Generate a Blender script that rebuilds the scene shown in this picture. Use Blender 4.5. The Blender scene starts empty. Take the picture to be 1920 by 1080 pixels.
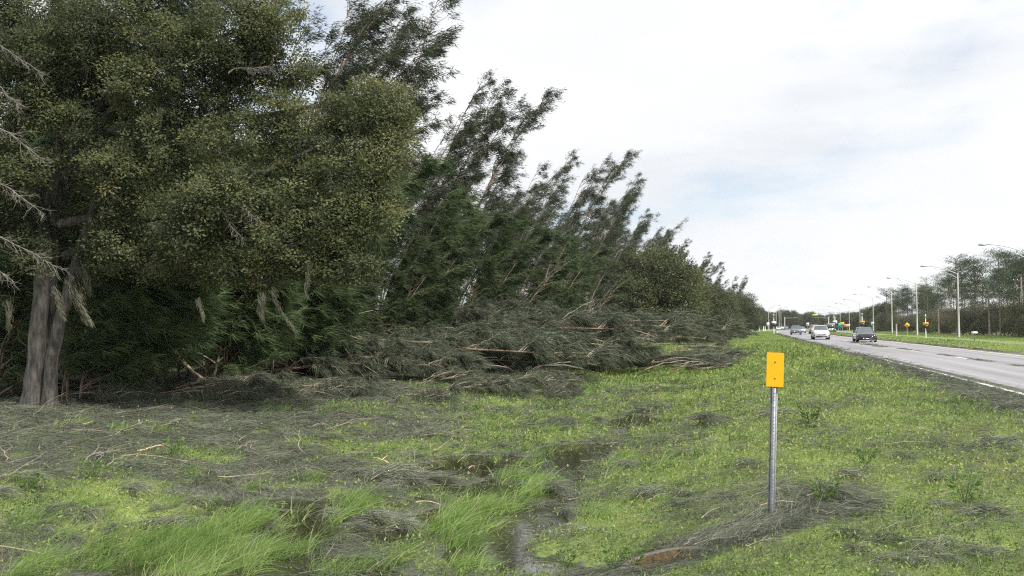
import bpy, math, random
import numpy as np
from mathutils import Vector
R = math.radians
rnd = random.Random(7)
C = bpy.context.scene.collection
S = bpy.context.scene

# ------------------------------------------------------------------ camera, world, sun, exposure
YAW = R(15.54); PITCH = R(2.58); EYE = 1.46; F = 1600.0
cd = bpy.data.cameras.new('camera'); cam = bpy.data.objects.new('camera', cd); C.objects.link(cam)
cam.location = (0, 0, EYE); cam.rotation_euler = (math.pi/2 + PITCH, 0, YAW)
cd.sensor_width = 36; cd.lens = 36*F/1920; cd.clip_start = .1; cd.clip_end = 6000
S.camera = cam
S.view_settings.view_transform = 'Standard'; S.view_settings.look = 'None'
S.cycles.use_denoising = False; S.cycles.pixel_filter_type = 'BLACKMAN_HARRIS'; S.cycles.filter_width = 1.2
S.view_settings.gamma = 1; S.view_settings.exposure = 0.2
S.cycles.sample_clamp_indirect = 1.5; S.cycles.max_bounces = 6; S.cycles.diffuse_bounces = 4; S.cycles.volume_bounces = 0
W = bpy.data.worlds.new('World'); S.world = W; W.use_nodes = True
SUN_EL, SUN_ROT = R(52), R(122)
def setup_world():
    nt = W.node_tree; n = nt.nodes; l = nt.links; n.clear()
    out = n.new('ShaderNodeOutputWorld'); bg = n.new('ShaderNodeBackground'); bg.inputs[1].default_value = .1
    l.new(bg.outputs[0], out.inputs[0])
    sky = n.new('ShaderNodeTexSky'); sky.sky_type = 'NISHITA'; sky.sun_disc = False
    sky.sun_elevation = SUN_EL; sky.sun_rotation = SUN_ROT; sky.dust_density = 1.5
    tc = n.new('ShaderNodeTexCoord')
    def noise(sc, det, rough, scale3, loc=(0, 0, 0), dist=0):
        mp = n.new('ShaderNodeMapping'); mp.inputs['Scale'].default_value = scale3; mp.inputs['Location'].default_value = loc
        l.new(tc.outputs['Generated'], mp.inputs[0])
        t = n.new('ShaderNodeTexNoise'); t.inputs['Scale'].default_value = sc; t.inputs['Detail'].default_value = det
        t.inputs['Roughness'].default_value = rough; t.inputs['Distortion'].default_value = dist
        l.new(mp.outputs[0], t.inputs[0]); return t.outputs[0]
    def ramp(src, stops):
        r = n.new('ShaderNodeValToRGB'); e = r.color_ramp.elements
        r.color_ramp.interpolation = 'EASE'
        e[0].position = stops[0][0]; e[0].color = (*stops[0][1], 1)
        e[1].position = stops[-1][0]; e[1].color = (*stops[-1][1], 1)
        for p, c in stops[1:-1]:
            q = e.new(p); q.color = (*c, 1)
        l.new(src, r.inputs[0]); return r.outputs[0]
    shade = ramp(noise(1.7, 5, .5, (1, 1, 3.0), (3.1, .4, 0), .3), [(.30, (.64, .665, .70)), (.48, (.765, .775, .795)), (.62, (.90, .905, .91))])
    mul = n.new('ShaderNodeVectorMath'); mul.operation = 'MULTIPLY'; mul.inputs[1].default_value = (11.2, 11.25, 11.35)
    l.new(shade, mul.inputs[0])
    # openings in the cloud, where the pale blue shows
    op = ramp(noise(2.3, 6, .55, (1, 1, 3.2), (1.7, 5.2, .46), .2), [(.50, (0, 0, 0)), (.72, (.62, .62, .62))])
    mul2 = n.new('ShaderNodeVectorMath'); mul2.operation = 'MULTIPLY'; mul2.inputs[1].default_value = (1.5, 1.6, 1.6)
    l.new(sky.outputs[0], mul2.inputs[0])
    mx = n.new('ShaderNodeMix'); mx.data_type = 'RGBA'
    l.new(op, mx.inputs[0]); l.new(mul.outputs[0], mx.inputs[6]); l.new(mul2.outputs[0], mx.inputs[7])
    l.new(mx.outputs[2], bg.inputs[0])
setup_world()
sd = bpy.data.lights.new('sun', 'SUN'); sd.energy = 4.6; sd.angle = R(4); sd.color = (1, .965, .9)
so = bpy.data.objects.new('sun', sd); C.objects.link(so)
sv = Vector((math.sin(SUN_ROT)*math.cos(SUN_EL), math.cos(SUN_ROT)*math.cos(SUN_EL), math.sin(SUN_EL)))
so.rotation_euler = sv.to_track_quat('Z', 'Y').to_euler(); so.location = (20, -20, 40)

# ------------------------------------------------------------------ helpers
cy_, sy_ = math.cos(YAW), math.sin(YAW)
WIND = np.array([.96, .28, 0.])
def at(px, d):            # ground-plan point seen in column px at d metres in front of the lens
    r = (px-960)/F*d
    return r*cy_ - d*sy_, r*sy_ + d*cy_
def hz(py, d): return EYE + (612-py)/F*d
def colx(c): return tuple((v/255/12.92 if v/255 <= .04045 else ((v/255+.055)/1.055)**2.4) for v in c)
def nrm(v): return v/np.maximum(np.linalg.norm(v, axis=-1, keepdims=True), 1e-9)

_tabs = {}
def vnoise(x, y, scale, seed=0):
    if seed not in _tabs: _tabs[seed] = np.random.default_rng(1000+seed).random((256, 256))
    T = _tabs[seed]; x = np.asarray(x, float)/scale; y = np.asarray(y, float)/scale
    xi = np.floor(x).astype(int); yi = np.floor(y).astype(int); fx = x-xi; fy = y-yi
    fx = fx*fx*(3-2*fx); fy = fy*fy*(3-2*fy)
    a = T[xi & 255, yi & 255]; b = T[(xi+1) & 255, yi & 255]; c = T[xi & 255, (yi+1) & 255]; d = T[(xi+1) & 255, (yi+1) & 255]
    return (a*(1-fx)+b*fx)*(1-fy)+(c*(1-fx)+d*fx)*fy
def fbm(x, y, s, seed=0): return vnoise(x, y, s, seed)*.55+vnoise(x, y, s/2.1, seed+1)*.28+vnoise(x, y, s/4.3, seed+2)*.17

def roadoff(y): y = np.clip(np.asarray(y, float), 150, 520); return 1.85e-4*(y-150)**2
US = [-3000, -60, -22, -14, -9, -6.5, -4.6, -2.4, -.9, .5, 3, 5.0, 5.3, 14.2, 14.6, 17, 19.6, 20.2, 28, 28.4, 34, 60, 3000]
ZS = [-.3, -.4, -.42, -.45, -.56, -.74, -.83, -.84, -.58, -.26, -.15, -.03, -.02, -.02, .02, .27, -.18, -.40, -.40, -.2, -.12, -.2, -.2]
WATER = -.80
CULV = None; POOLS = []
POOLPX = [(1000, 1055, .55, .36, 1), (1105, 1048, .42, .34, 1), (890, 872, .75, .9, 1), (1068, 860, .5, 1.3, 1), (990, 868, .5, .4, .8), (1205, 797, .75, 1.1, 1), (1252, 731, .9, 1.6, 1), (1050, 1062, .5, .22, .9), (400, 935, .55, .3, .9), (560, 940, .7, .3, .9), (300, 975, .5, .25, .9), (190, 1035, .6, .25, .9), (600, 1000, .4, .35, .8), (520, 960, .8, .3, .8), (700, 940, .5, .4, .7), (740, 1010, .25, .3, .7), (640, 1065, .3, .2, .8), (1330, 690, .5, 1, .5)]
def pools(x, y):
    w = np.zeros(np.shape(x))
    for (cx, cy, rx, ry, v) in POOLS: w = np.maximum(w, v*np.exp(-(((x-cx)/rx)**2+((y-cy)/ry)**2)**1.3+(vnoise(x, y, .3, 110)-.5)*1.0))
    return w
def terrain(x, y, detail=True):
    x = np.asarray(x, float); y = np.asarray(y, float); u = x-roadoff(y)
    z = np.interp(u, US, ZS)
    s = np.interp(y, [30, 55, 90], [1, .55, .35])
    z = np.where(u < 5, z*s, z)
    if detail:
        k = np.clip((4.9-u)/1.5, 0, 1)*np.interp(y, [40, 120], [1, .35])
        if CULV: k = k*(1-np.exp(-(((x-CULV[0])**2+(y-CULV[1])**2)/.9)**1.5))
        z = z + k*((fbm(x, y, 2.4, 5)-.5)*.20+(vnoise(x, y, .45, 9)-.5)*.05)
        pw = pools(x, y); z = z-(z-WATER+.10)*np.clip(pw*1.5, 0, 1)*(z > WATER-.1)+(1-pw)*.03*(pw > 0)
        k2 = ((u > 14.8) & (u < 19.5))*1.
        z = z + k2*(vnoise(x, y, 3, 12)-.5)*.05
    return z
def gp(px, py):           # where the ray of a pixel meets the ground
    d = np.concatenate([np.arange(3, 60, .05), np.arange(60, 500, .5)])
    X, Y = at(px, d); zr = EYE-(py-612)/F*d
    i = np.argmax(zr <= terrain(X, Y, False)); return float(X[i]), float(Y[i])

POOLS = [(*gp(px, py), rx, ry, v) for (px, py, rx, ry, v) in POOLPX]
class GB:                 # gathers numpy geometry and links it as one mesh object
    def __init__(s): s.v = []; s.t = []; s.q = []; s.tint = []; s.tm = []; s.qm = []; s.n = 0
    def add(s, v, tris=None, quads=None, tint=0., mat=0):
        v = np.asarray(v, float).reshape(-1, 3); s.v.append(v)
        s.tint.append(np.broadcast_to(np.asarray(tint, float), (len(v),)).copy())
        if tris is not None and len(tris): t = np.asarray(tris)+s.n; s.t.append(t); s.tm.append(np.full(len(t), mat))
        if quads is not None and len(quads): q = np.asarray(quads)+s.n; s.q.append(q); s.qm.append(np.full(len(q), mat))
        s.n += len(v); return s
    def box(s, a, b, mat=0, tint=0.):
        (x0, y0, z0), (x1, y1, z1) = a, b
        v = [(x0, y0, z0), (x1, y0, z0), (x1, y1, z0), (x0, y1, z0), (x0, y0, z1), (x1, y0, z1), (x1, y1, z1), (x0, y1, z1)]
        return s.add(v, None, [(0, 3, 2, 1), (4, 5, 6, 7), (0, 1, 5, 4), (1, 2, 6, 5), (2, 3, 7, 6), (3, 0, 4, 7)], tint, mat)
    def tubes(s, P, Rr, sides=5, tint=0., mat=0):
        P = np.asarray(P, float); 
        if P.ndim == 2: P = P[None]; Rr = np.asarray(Rr, float)[None]
        n, k, _ = P.shape; Rr = np.broadcast_to(np.asarray(Rr, float), (n, k))
        T = nrm(np.gradient(P, axis=1)); mt = np.abs(T.mean(1)); ref = np.zeros((n, 3)); ref[np.arange(n), mt.argmin(1)] = 1
        a = nrm(np.cross(T, ref[:, None, :])); b = np.cross(T, a)
        th = np.arange(sides)*2*math.pi/sides
        V = P[:, :, None, :]+Rr[:, :, None, None]*(a[:, :, None, :]*np.cos(th)[None, None, :, None]+b[:, :, None, :]*np.sin(th)[None, None, :, None])
        base = (np.arange(n)*k*sides)[:, None, None]; ring = (np.arange(k-1)*sides)[None, :, None]; j = np.arange(sides)[None, None, :]; j2 = (j+1) % sides
        q = np.stack([base+ring+j, base+ring+j2, base+ring+sides+j2, base+ring+sides+j], -1).reshape(-1, 4)
        tt = np.broadcast_to(np.asarray(tint, float).reshape(-1, 1), (n, k*sides)).ravel() if np.ndim(tint) else tint
        s.add(V.reshape(-1, 3), None, q, tt, mat)
        if sides >= 4:   # end caps as fans of quads / tris
            for off in (0, (k-1)*sides):
                b0 = (np.arange(n)*k*sides+off)[:, None]
                m = np.arange(1, sides-1)[None, :]
                tr = np.stack([np.broadcast_to(b0, (n, sides-2)), b0+m, b0+m+1], -1).reshape(-1, 3)
                s.t.append(tr+s.n-n*k*sides); s.tm.append(np.full(len(tr), mat))
        return s
    def ribbons(s, P, D, L, Wd, bend, segs=1, tint=0., side=None, rng=None):   # tapering blades
        n = len(P); P = np.asarray(P); L = np.broadcast_to(L, (n,)); Wd = np.broadcast_to(Wd, (n,))
        if side is None:
            r = rng.normal(size=(n, 3)); side = nrm(np.cross(D, r))
        ts = np.linspace(0, 1, segs+1); vs = []
        for t in ts[:-1]:
            c = P+D*(L*t)[:, None]+bend*(L*t*t)[:, None]; w = (Wd*(1-.75*t)*.5)[:, None]
            vs += [c-side*w, c+side*w]
        vs.append(P+D*L[:, None]+bend*L[:, None])
        V = np.stack(vs, 1); k = 2*segs+1; b = np.arange(n)[:, None]*k
        qs = [np.concatenate([b+2*i, b+2*i+1, b+2*i+3, b+2*i+2], 1) for i in range(segs-1)]
        tr = np.concatenate([b+k-3, b+k-2, b+k-1], 1)
        tt = np.repeat(np.broadcast_to(tint, (n,)), k)
        return s.add(V.reshape(-1, 3), tr, np.concatenate(qs) if qs else None, tt)
    def leaves(s, P, D, L, Wd, rng, tint=0., flat=0., face=None):
        n = len(P); r = rng.normal(size=(n, 3)) if face is None else face; sd_ = nrm(np.cross(D, r)+1e-6)
        if flat: sd_ = nrm(sd_*np.array([1, 1, 1-flat]))
        L = np.broadcast_to(L, (n,))[:, None]; w = np.broadcast_to(Wd, (n,))[:, None]*.5
        V = np.stack([P, P+D*L*.5+sd_*w, P+D*L, P+D*L*.5-sd_*w], 1)
        q = np.arange(n*4).reshape(n, 4)
        return s.add(V.reshape(-1, 3), None, q, np.repeat(np.broadcast_to(tint, (n,)), 4))
    def mesh(s, name, mats, smooth=False):
        me = bpy.data.meshes.new(name); V = np.concatenate(s.v); me.vertices.add(len(V)); me.vertices.foreach_set('co', V.ravel().astype(np.float32))
        t = np.concatenate(s.t) if s.t else np.zeros((0, 3), int); q = np.concatenate(s.q) if s.q else np.zeros((0, 4), int)
        idx = np.concatenate([t.ravel(), q.ravel()]).astype(np.int32); me.loops.add(len(idx)); me.loops.foreach_set('vertex_index', idx)
        me.polygons.add(len(t)+len(q)); ls = np.concatenate([np.arange(len(t))*3, len(t)*3+np.arange(len(q))*4]).astype(np.int32)
        me.polygons.foreach_set('loop_start', ls)
        mi = np.concatenate(([*s.tm] if s.t else [])+([*s.qm] if s.q else [])).astype(np.int32)
        for m in mats: me.materials.append(m)
        if len(mats) > 1: me.polygons.foreach_set('material_index', mi)
        if smooth: me.polygons.foreach_set('use_smooth', np.ones(len(ls), bool))
        me.update(calc_edges=True)
        a = me.attributes.new('tint', 'FLOAT', 'POINT'); a.data.foreach_set('value', np.concatenate(s.tint).astype(np.float32))
        return me
    def build(s, name, mats, parent=None, smooth=False, loc=None, me_name=None):
        if not isinstance(mats, (list, tuple)): mats = [mats]
        o = bpy.data.objects.new(name, s.mesh(name, mats, smooth)); C.objects.link(o)
        if parent: o.parent = parent
        if loc is not None: o.location = loc
        return o
def link(name, me, parent=None):
    o = bpy.data.objects.new(name, me); C.objects.link(o); o.parent = parent; return o
def tag(o, label=None, cat=None, group=None, kind=None):
    if label: o['label'] = label
    if cat: o['category'] = cat
    if group: o['group'] = group
    if kind: o['kind'] = kind
    return o
def empty(name, label, cat, loc=(0, 0, 0), rz=0, group=None, sc=1):
    o = bpy.data.objects.new(name, None); C.objects.link(o); o.location = loc; o.rotation_euler = (0, 0, rz); o.scale = (sc,)*3
    o.empty_display_size = .2
    return tag(o, label, cat, group)
def lerp_curve(Cv, idx, t):   # sample curves (n,k,3)
    k = Cv.shape[1]; f = np.clip(t, 0, .9999)*(k-1); i = f.astype(int); r = (f-i)[:, None]
    p = Cv[idx, i]*(1-r)+Cv[idx, i+1]*r; d = nrm(Cv[idx, i+1]-Cv[idx, i]); return p, d

# ------------------------------------------------------------------ materials
def mat(name, col, rough=.6, metal=0, spec=.5, noise=None, bump=0, coat=0, emit=0, scale3=None, coords='Object'):
    m = bpy.data.materials.new(name); m.use_nodes = True; nt = m.node_tree; n = nt.nodes; l = nt.links
    b = n['Principled BSDF']; b.inputs['Roughness'].default_value = rough; b.inputs['Metallic'].default_value = metal
    b.inputs['Specular IOR Level'].default_value = spec; b.inputs['Base Color'].default_value = (*col, 1)
    if coat: b.inputs['Coat Weight'].default_value = coat; b.inputs['Coat Roughness'].default_value = .06
    if noise:
        col2, sc, lo, hi = noise
        tc = n.new('ShaderNodeTexCoord'); mp = n.new('ShaderNodeMapping'); mp.inputs['Scale'].default_value = scale3 or (1, 1, 1)
        l.new(tc.outputs[coords], mp.inputs[0])
        t = n.new('ShaderNodeTexNoise'); t.inputs['Scale'].default_value = sc; t.inputs['Detail'].default_value = 8; t.inputs['Roughness'].default_value = .65
        l.new(mp.outputs[0], t.inputs[0])
        r = n.new('ShaderNodeValToRGB'); r.color_ramp.elements[0].position = lo; r.color_ramp.elements[1].position = hi
        r.color_ramp.elements[0].color = (*col, 1); r.color_ramp.elements[1].color = (*col2, 1)
        l.new(t.outputs[0], r.inputs[0]); l.new(r.outputs[0], b.inputs['Base Color'])
        if bump:
            bp = n.new('ShaderNodeBump'); bp.inputs['Strength'].default_value = bump; bp.inputs['Distance'].default_value = .03
            l.new(t.outputs[0], bp.inputs['Height']); l.new(bp.outputs[0], b.inputs['Normal'])
    return m
def foliage(name, stops, tr=.35, rough=.55, nscale=1.5, spec=.3):
    m = bpy.data.materials.new(name); m.use_nodes = True; nt = m.node_tree; n = nt.nodes; l = nt.links
    b = n['Principled BSDF']; b.inputs['Roughness'].default_value = rough; b.inputs['Specular IOR Level'].default_value = spec
    a = n.new('ShaderNodeAttribute'); a.attribute_name = 'tint'
    r = n.new('ShaderNodeValToRGB'); e = r.color_ramp.elements
    e[0].position = stops[0][0]; e[0].color = (*stops[0][1], 1); e[1].position = stops[-1][0]; e[1].color = (*stops[-1][1], 1)
    for p, c in stops[1:-1]: q = e.new(p); q.color = (*c, 1)
    l.new(a.outputs['Fac'], r.inputs[0])
    oi = n.new('ShaderNodeObjectInfo'); hs = n.new('ShaderNodeHueSaturation')
    ma = n.new('ShaderNodeMapRange'); ma.inputs[3].default_value = .78; ma.inputs[4].default_value = 1.22
    l.new(oi.outputs['Random'], ma.inputs[0]); l.new(ma.outputs[0], hs.inputs['Value']); l.new(r.outputs[0], hs.inputs['Color'])
    l.new(hs.outputs[0], b.inputs['Base Color'])
    t = n.new('ShaderNodeBsdfTranslucent'); l.new(hs.outputs[0], t.inputs[0])
    mx = n.new('ShaderNodeMixShader'); mx.inputs[0].default_value = tr; l.new(b.outputs[0], mx.inputs[1]); l.new(t.outputs[0], mx.inputs[2])
    l.new(mx.outputs[0], n['Material Output'].inputs[0]); return m
M = {}
M['pine'] = foliage('casuarina_needles', [(0, (.030, .040, .022)), (.5, (.050, .066, .034)), (1, (.085, .11, .052))], .3)
M['plume'] = foliage('young_casuarina_needles', [(0, (.042, .066, .028)), (.5, (.082, .118, .048)), (1, (.155, .20, .085))], .35)
M['bush'] = foliage('brightened_casuarina_needles', [(0, (.055, .09, .036)), (.5, (.105, .155, .062)), (1, (.18, .24, .10))], .4)  # young casuarina needles with colour lightened to offset the shade under the oak
M['drop'] = foliage('fallen_needles', [(0, (.036, .048, .030)), (.45, (.080, .100, .062)), (.8, (.15, .172, .112)), (1, (.22, .165, .10))], .25)
M['oak'] = foliage('oak_leaves', [(0, (.05, .066, .032)), (.5, (.115, .135, .062)), (.85, (.20, .22, .10)), (1, (.24, .19, .08))], .40, .55, spec=.2)
M['olive'] = foliage('broad_leaves', [(0, (.050, .065, .03)), (.5, (.095, .11, .045)), (1, (.16, .165, .065))], .3, .45)
M['scrub'] = foliage('scrub_leaves', [(0, (.085, .078, .055)), (.5, (.13, .13, .075)), (1, (.20, .19, .11))], .25)
M['fresh'] = foliage('fresh_leaves', [(0, (.07, .14, .04)), (1, (.20, .28, .08))], .35)
M['longpine'] = foliage('pine_needles', [(0, (.028, .050, .022)), (1, (.068, .108, .044))], .25)
M['weed'] = foliage('weed_leaves', [(0, (.075, .12, .035)), (.45, (.25, .345, .095)), (.9, (.37, .44, .13)), (1, (.42, .34, .16))], .4, .5)
M['grass'] = foliage('grass_blades', [(0, (.13, .21, .055)), (.6, (.235, .37, .095)), (.93, (.34, .46, .15)), (1, (.50, .45, .27))], .45, .45)
M['litter'] = foliage('needle_litter', [(0, (.085, .097, .070)), (.5, (.165, .182, .130)), (.85, (.27, .285, .21)), (1, (.40, .34, .23))], .2, .6)
M['moss'] = foliage('spanish_moss', [(0, (.12, .12, .08)), (1, (.24, .23, .16))], .2, .8)
M['bark'] = mat('casuarina_bark', (.14, .10, .075), .85, noise=((.32, .24, .17), 9, .35, .7), bump=.6, scale3=(1, 1, .35))
M['redbark'] = mat('fallen_bark', (.13, .08, .055), .85, noise=((.33, .235, .16), 5, .35, .68), bump=.5, scale3=(.3, 1, 1))
M['palebark'] = mat('pale_twig_bark', (.20, .16, .12), .8, noise=((.42, .35, .27), 8, .35, .65), bump=.2)
M['deadwood'] = mat('dead_grey_wood', (.14, .125, .105), .85, noise=((.27, .245, .21), 10, .35, .65))
M['rawwood'] = mat('fresh_split_wood', (.52, .36, .2), .7, noise=((.72, .55, .36), 8, .35, .65))
M['oakbark'] = mat('oak_bark', (.018, .015, .012), .9, noise=((.125, .115, .10), 10, .38, .66), bump=1.0, scale3=(1, 1, .22))
M['pinebark'] = mat('pine_bark', (.10, .075, .06), .9, noise=((.2, .16, .13), 4, .35, .65))
M['galv'] = mat('galvanised_steel', (.20, .21, .215), .55, .45, noise=((.34, .35, .35), 30, .35, .65))
M['dark'] = mat('dark_hole', (.02, .02, .02), .9)
M['concrete'] = mat('pole_concrete', (.36, .35, .325), .85, noise=((.48, .465, .43), 3, .3, .7))
M['alu'] = mat('lamp_aluminium', (.42, .43, .44), .45, .5)
M['steelpost'] = mat('white_post_paint', (.72, .72, .70), .5)
M['orange'] = mat('yellow_sign_sheeting', (.88, .44, .0), .45, noise=((.72, .35, .015), 11, .52, .85))
M['amber'] = mat('amber_sign_sheeting', (.82, .42, .02), .5)
M['black'] = mat('black_panel', (.015, .015, .02), .35)
M['white'] = mat('white_sign_sheeting', (.75, .76, .76), .5)
M['green'] = mat('green_sign_sheeting', (.01, .25, .14), .5)
M['wood'] = mat('utility_pole_wood', (.13, .11, .09), .9, noise=((.24, .20, .17), 3, .3, .7))
M['wire'] = mat('utility_wire', (.08, .08, .085), .6)
M['tyre'] = mat('tyre_rubber', (.018, .018, .018), .85)
M['rim'] = mat('wheel_alloy', (.45, .46, .48), .3, .9)
M['glass'] = mat('car_glass', (.07, .085, .085), .06, 0, .9, coat=1)
M['lens'] = mat('headlamp_lens', (.55, .57, .6), .12, 0, .8, coat=1)
M['trim'] = mat('black_trim', (.02, .02, .022), .5)
M['chrome'] = mat('chrome_trim', (.7, .7, .72), .15, 1)
def paint(name, c): return mat(name, c, .28, .15, .5, coat=1)
M['p_black'] = paint('black_car_paint', (.018, .019, .024)); M['p_white'] = paint('white_car_paint', (.78, .79, .80))
M['p_grey'] = paint('grey_car_paint', (.16, .17, .19)); M['p_red'] = paint('maroon_car_paint', (.20, .06, .055)); M['p_blue'] = paint('light_blue_car_paint', (.5, .58, .68))
M['culvert'] = mat('stained_culvert_concrete', (.03, .018, .009), .8, noise=((.34, .22, .10), 7, .33, .66), bump=.6, scale3=(1, 1, .5))
M['slab'] = mat('culvert_slab_concrete', (.06, .055, .045), .9, noise=((.20, .18, .14), 6, .35, .65), bump=.3)

def ground_material():
    m = bpy.data.materials.new('verge_soil_and_turf'); m.use_nodes = True; nt = m.node_tree; n = nt.nodes; l = nt.links
    b = n['Principled BSDF']; b.inputs['Roughness'].default_value = .95; b.inputs['Specular IOR Level'].default_value = .15
    tc = n.new('ShaderNodeTexCoord')
    def nz(s, d=8, r=.7):
        t = n.new('ShaderNodeTexNoise'); t.inputs['Scale'].default_value = s; t.inputs['Detail'].default_value = d; t.inputs['Roughness'].default_value = r
        l.new(tc.outputs['Object'], t.inputs[0]); return t.outputs[0]
    def rp(src, stops):
        r = n.new('ShaderNodeValToRGB'); e = r.color_ramp.elements
        e[0].position = stops[0][0]; e[0].color = (*stops[0][1], 1); e[1].position = stops[-1][0]; e[1].color = (*stops[-1][1], 1)
        for p, c in stops[1:-1]: q = e.new(p); q.color = (*c, 1)
        l.new(src, r.inputs[0]); return r.outputs[0]
    lit = rp(nz(14), [(.3, (.045, .05, .034)), (.5, (.10, .108, .078)), (.72, (.19, .195, .14))])
    grn = rp(nz(9), [(.28, (.10, .13, .045)), (.5, (.20, .26, .08)), (.72, (.30, .35, .12))])
    a = n.new('ShaderNodeAttribute'); a.attribute_name = 'tint'
    ad = n.new('ShaderNodeMath'); ad.operation = 'ADD'; l.new(a.outputs['Fac'], ad.inputs[0])
    s2 = n.new('ShaderNodeMath'); s2.operation = 'MULTIPLY_ADD'; l.new(nz(2.5), s2.inputs[0]); s2.inputs[1].default_value = 1.2; s2.inputs[2].default_value = -.6
    l.new(s2.outputs[0], ad.inputs[1])
    f = rp(ad.outputs[0], [(.35, (0, 0, 0)), (.65, (1, 1, 1))])
    mx = n.new('ShaderNodeMix'); mx.data_type = 'RGBA'; l.new(f, mx.inputs[0]); l.new(lit, mx.inputs[6]); l.new(grn, mx.inputs[7])
    l.new(mx.outputs[2], b.inputs['Base Color'])
    bp = n.new('ShaderNodeBump'); bp.inputs['Strength'].default_value = .7; bp.inputs['Distance'].default_value = .06
    l.new(nz(12), bp.inputs['Height']); l.new(bp.outputs[0], b.inputs['Normal']); return m

# ------------------------------------------------------------------ ground cover mask: 1 = green turf, 0 = grey needle litter
def ell(x, y, px, py, rx, ry, rot=0.):
    cx, cy = gp(px, py); dx = x-cx; dy = y-cy; c, s = math.cos(rot), math.sin(rot)
    return np.exp(-(((dx*c+dy*s)/rx)**2+((-dx*s+dy*c)/ry)**2))
CULV = gp(1243, 1046)
def culv_local(x, y): 
    c, s = math.cos(R(33)), math.sin(R(33)); dx = x-CULV[0]; dy = y-CULV[1]; return dx*c+dy*s, -dx*s+dy*c
def green(x, y):
    x = np.asarray(x, float); y = np.asarray(y, float); u = x-roadoff(y)
    g = .51+(fbm(x, y, 1.1, 30)-.5)*.95+(vnoise(x, y, 5, 36)-.5)*.25+(vnoise(x, y, .22, 37)-.5)*.6
    g += np.interp(u, [-16, -10, -7.5, -5.5, -3, 0, 4.3, 4.9], [-.45, -.36, -.26, .0, .18, .33, .31, -.15])
    g += np.where(u < 4.5, np.interp(y, [30, 45, 60], [0, .15, .3]), 0)
    g += np.where(u > 14.5, .6, 0)
    for (px, py, rx, ry, v) in [(150, 930, 1.6, 1.3, .75), (350, 850, .9, .8, .5), (40, 960, 1, 1, .6), (950, 740, 2.6, 4, .45), (1100, 710, 2.6, 5, .6),
                                (1260, 700, 2, 6, .45), (260, 800, 3, .5, .4), (560, 760, 2.5, 1, .3), (1250, 900, .9, 1.6, .35), (330, 1040, .9, .8, .8), (650, 960, .9, 1, .4),
                                (860, 960, .8, 1.6, .7), (520, 1010, .6, .3, .2), (480, 930, 1.5, .35, -.5), (200, 1010, .8, .3, -.5), (640, 1040, .5, .3, -.5), (1000, 830, 1.2, 1.5, .3), (1400, 720, 1.5, 6, .2),
                                (700, 900, .8, .6, -.6), (600, 850, 2, 1.2, .15), (1560, 940, .5, .7, -.8), (1150, 930, .6, .4, -.4), (1010, 950, .4, .9, .7), (1080, 985, .5, .5, .6), (960, 1000, .3, .5, .6), (250, 760, 4, 2.5, -.45), (1250, 775, 1.2, .5, -.3)]:
        g = g + v*ell(x, y, px, py, rx, ry)
    a, b = culv_local(x, y)
    g = g - 1.6*np.exp(-((a-.35)/1.05)**4-((b+.02)/.42)**4)
    # litter swept along the road edge
    e = np.interp(y, [8, 14, 30, 50, 90], [1.1, 1.05, .7, .45, .25])
    g = g - .95*np.exp(-(((u-5.2)/e)**2))*(u < 6)
    return np.clip(g, -.5, 1.5)

def build_ground():
    def lines(segs):
        o = []
        for a, b, st in segs: o += list(np.arange(a, b, st))
        return np.array(o+[segs[-1][1]])
    xs = lines([(-3000, -200, 400), (-200, -40, 16), (-40, -16, 1.2), (-16, 5.2, .13), (5.2, 14.4, 1.3), (14.4, 20, .5), (20, 45, 1.5), (45, 150, 15), (150, 3000, 400)])
    ys = lines([(-600, -20, 60), (-20, 3, 1.5), (3, 26, .13), (26, 60, .4), (60, 150, 1.5), (150, 620, 12), (620, 3000, 300)])
    X, Y = np.meshgrid(xs, ys, indexing='ij'); X = X+roadoff(Y)*np.clip(1-np.abs(X)/180, 0, 1)*1.0
    Z = terrain(X, Y)
    a, b = culv_local(X, Y); hole = np.clip(1.25-np.sqrt((a/.36)**2+(b/.15)**2), 0, .35)/.35
    Z = Z-.42*hole
    G = green(X, Y); G = np.where(Z < WATER+.03, np.minimum(G, .3), G)
    nx, ny = X.shape; i = np.arange(nx*ny).reshape(nx, ny)
    q = np.stack([i[:-1, :-1], i[1:, :-1], i[1:, 1:], i[:-1, 1:]], -1).reshape(-1, 4)
    g = GB(); g.add(np.stack([X, Y, Z], -1), None, q, G.ravel())
    o = g.build('ground', ground_material(), smooth=True); tag(o, kind='structure')
build_ground()

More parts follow.
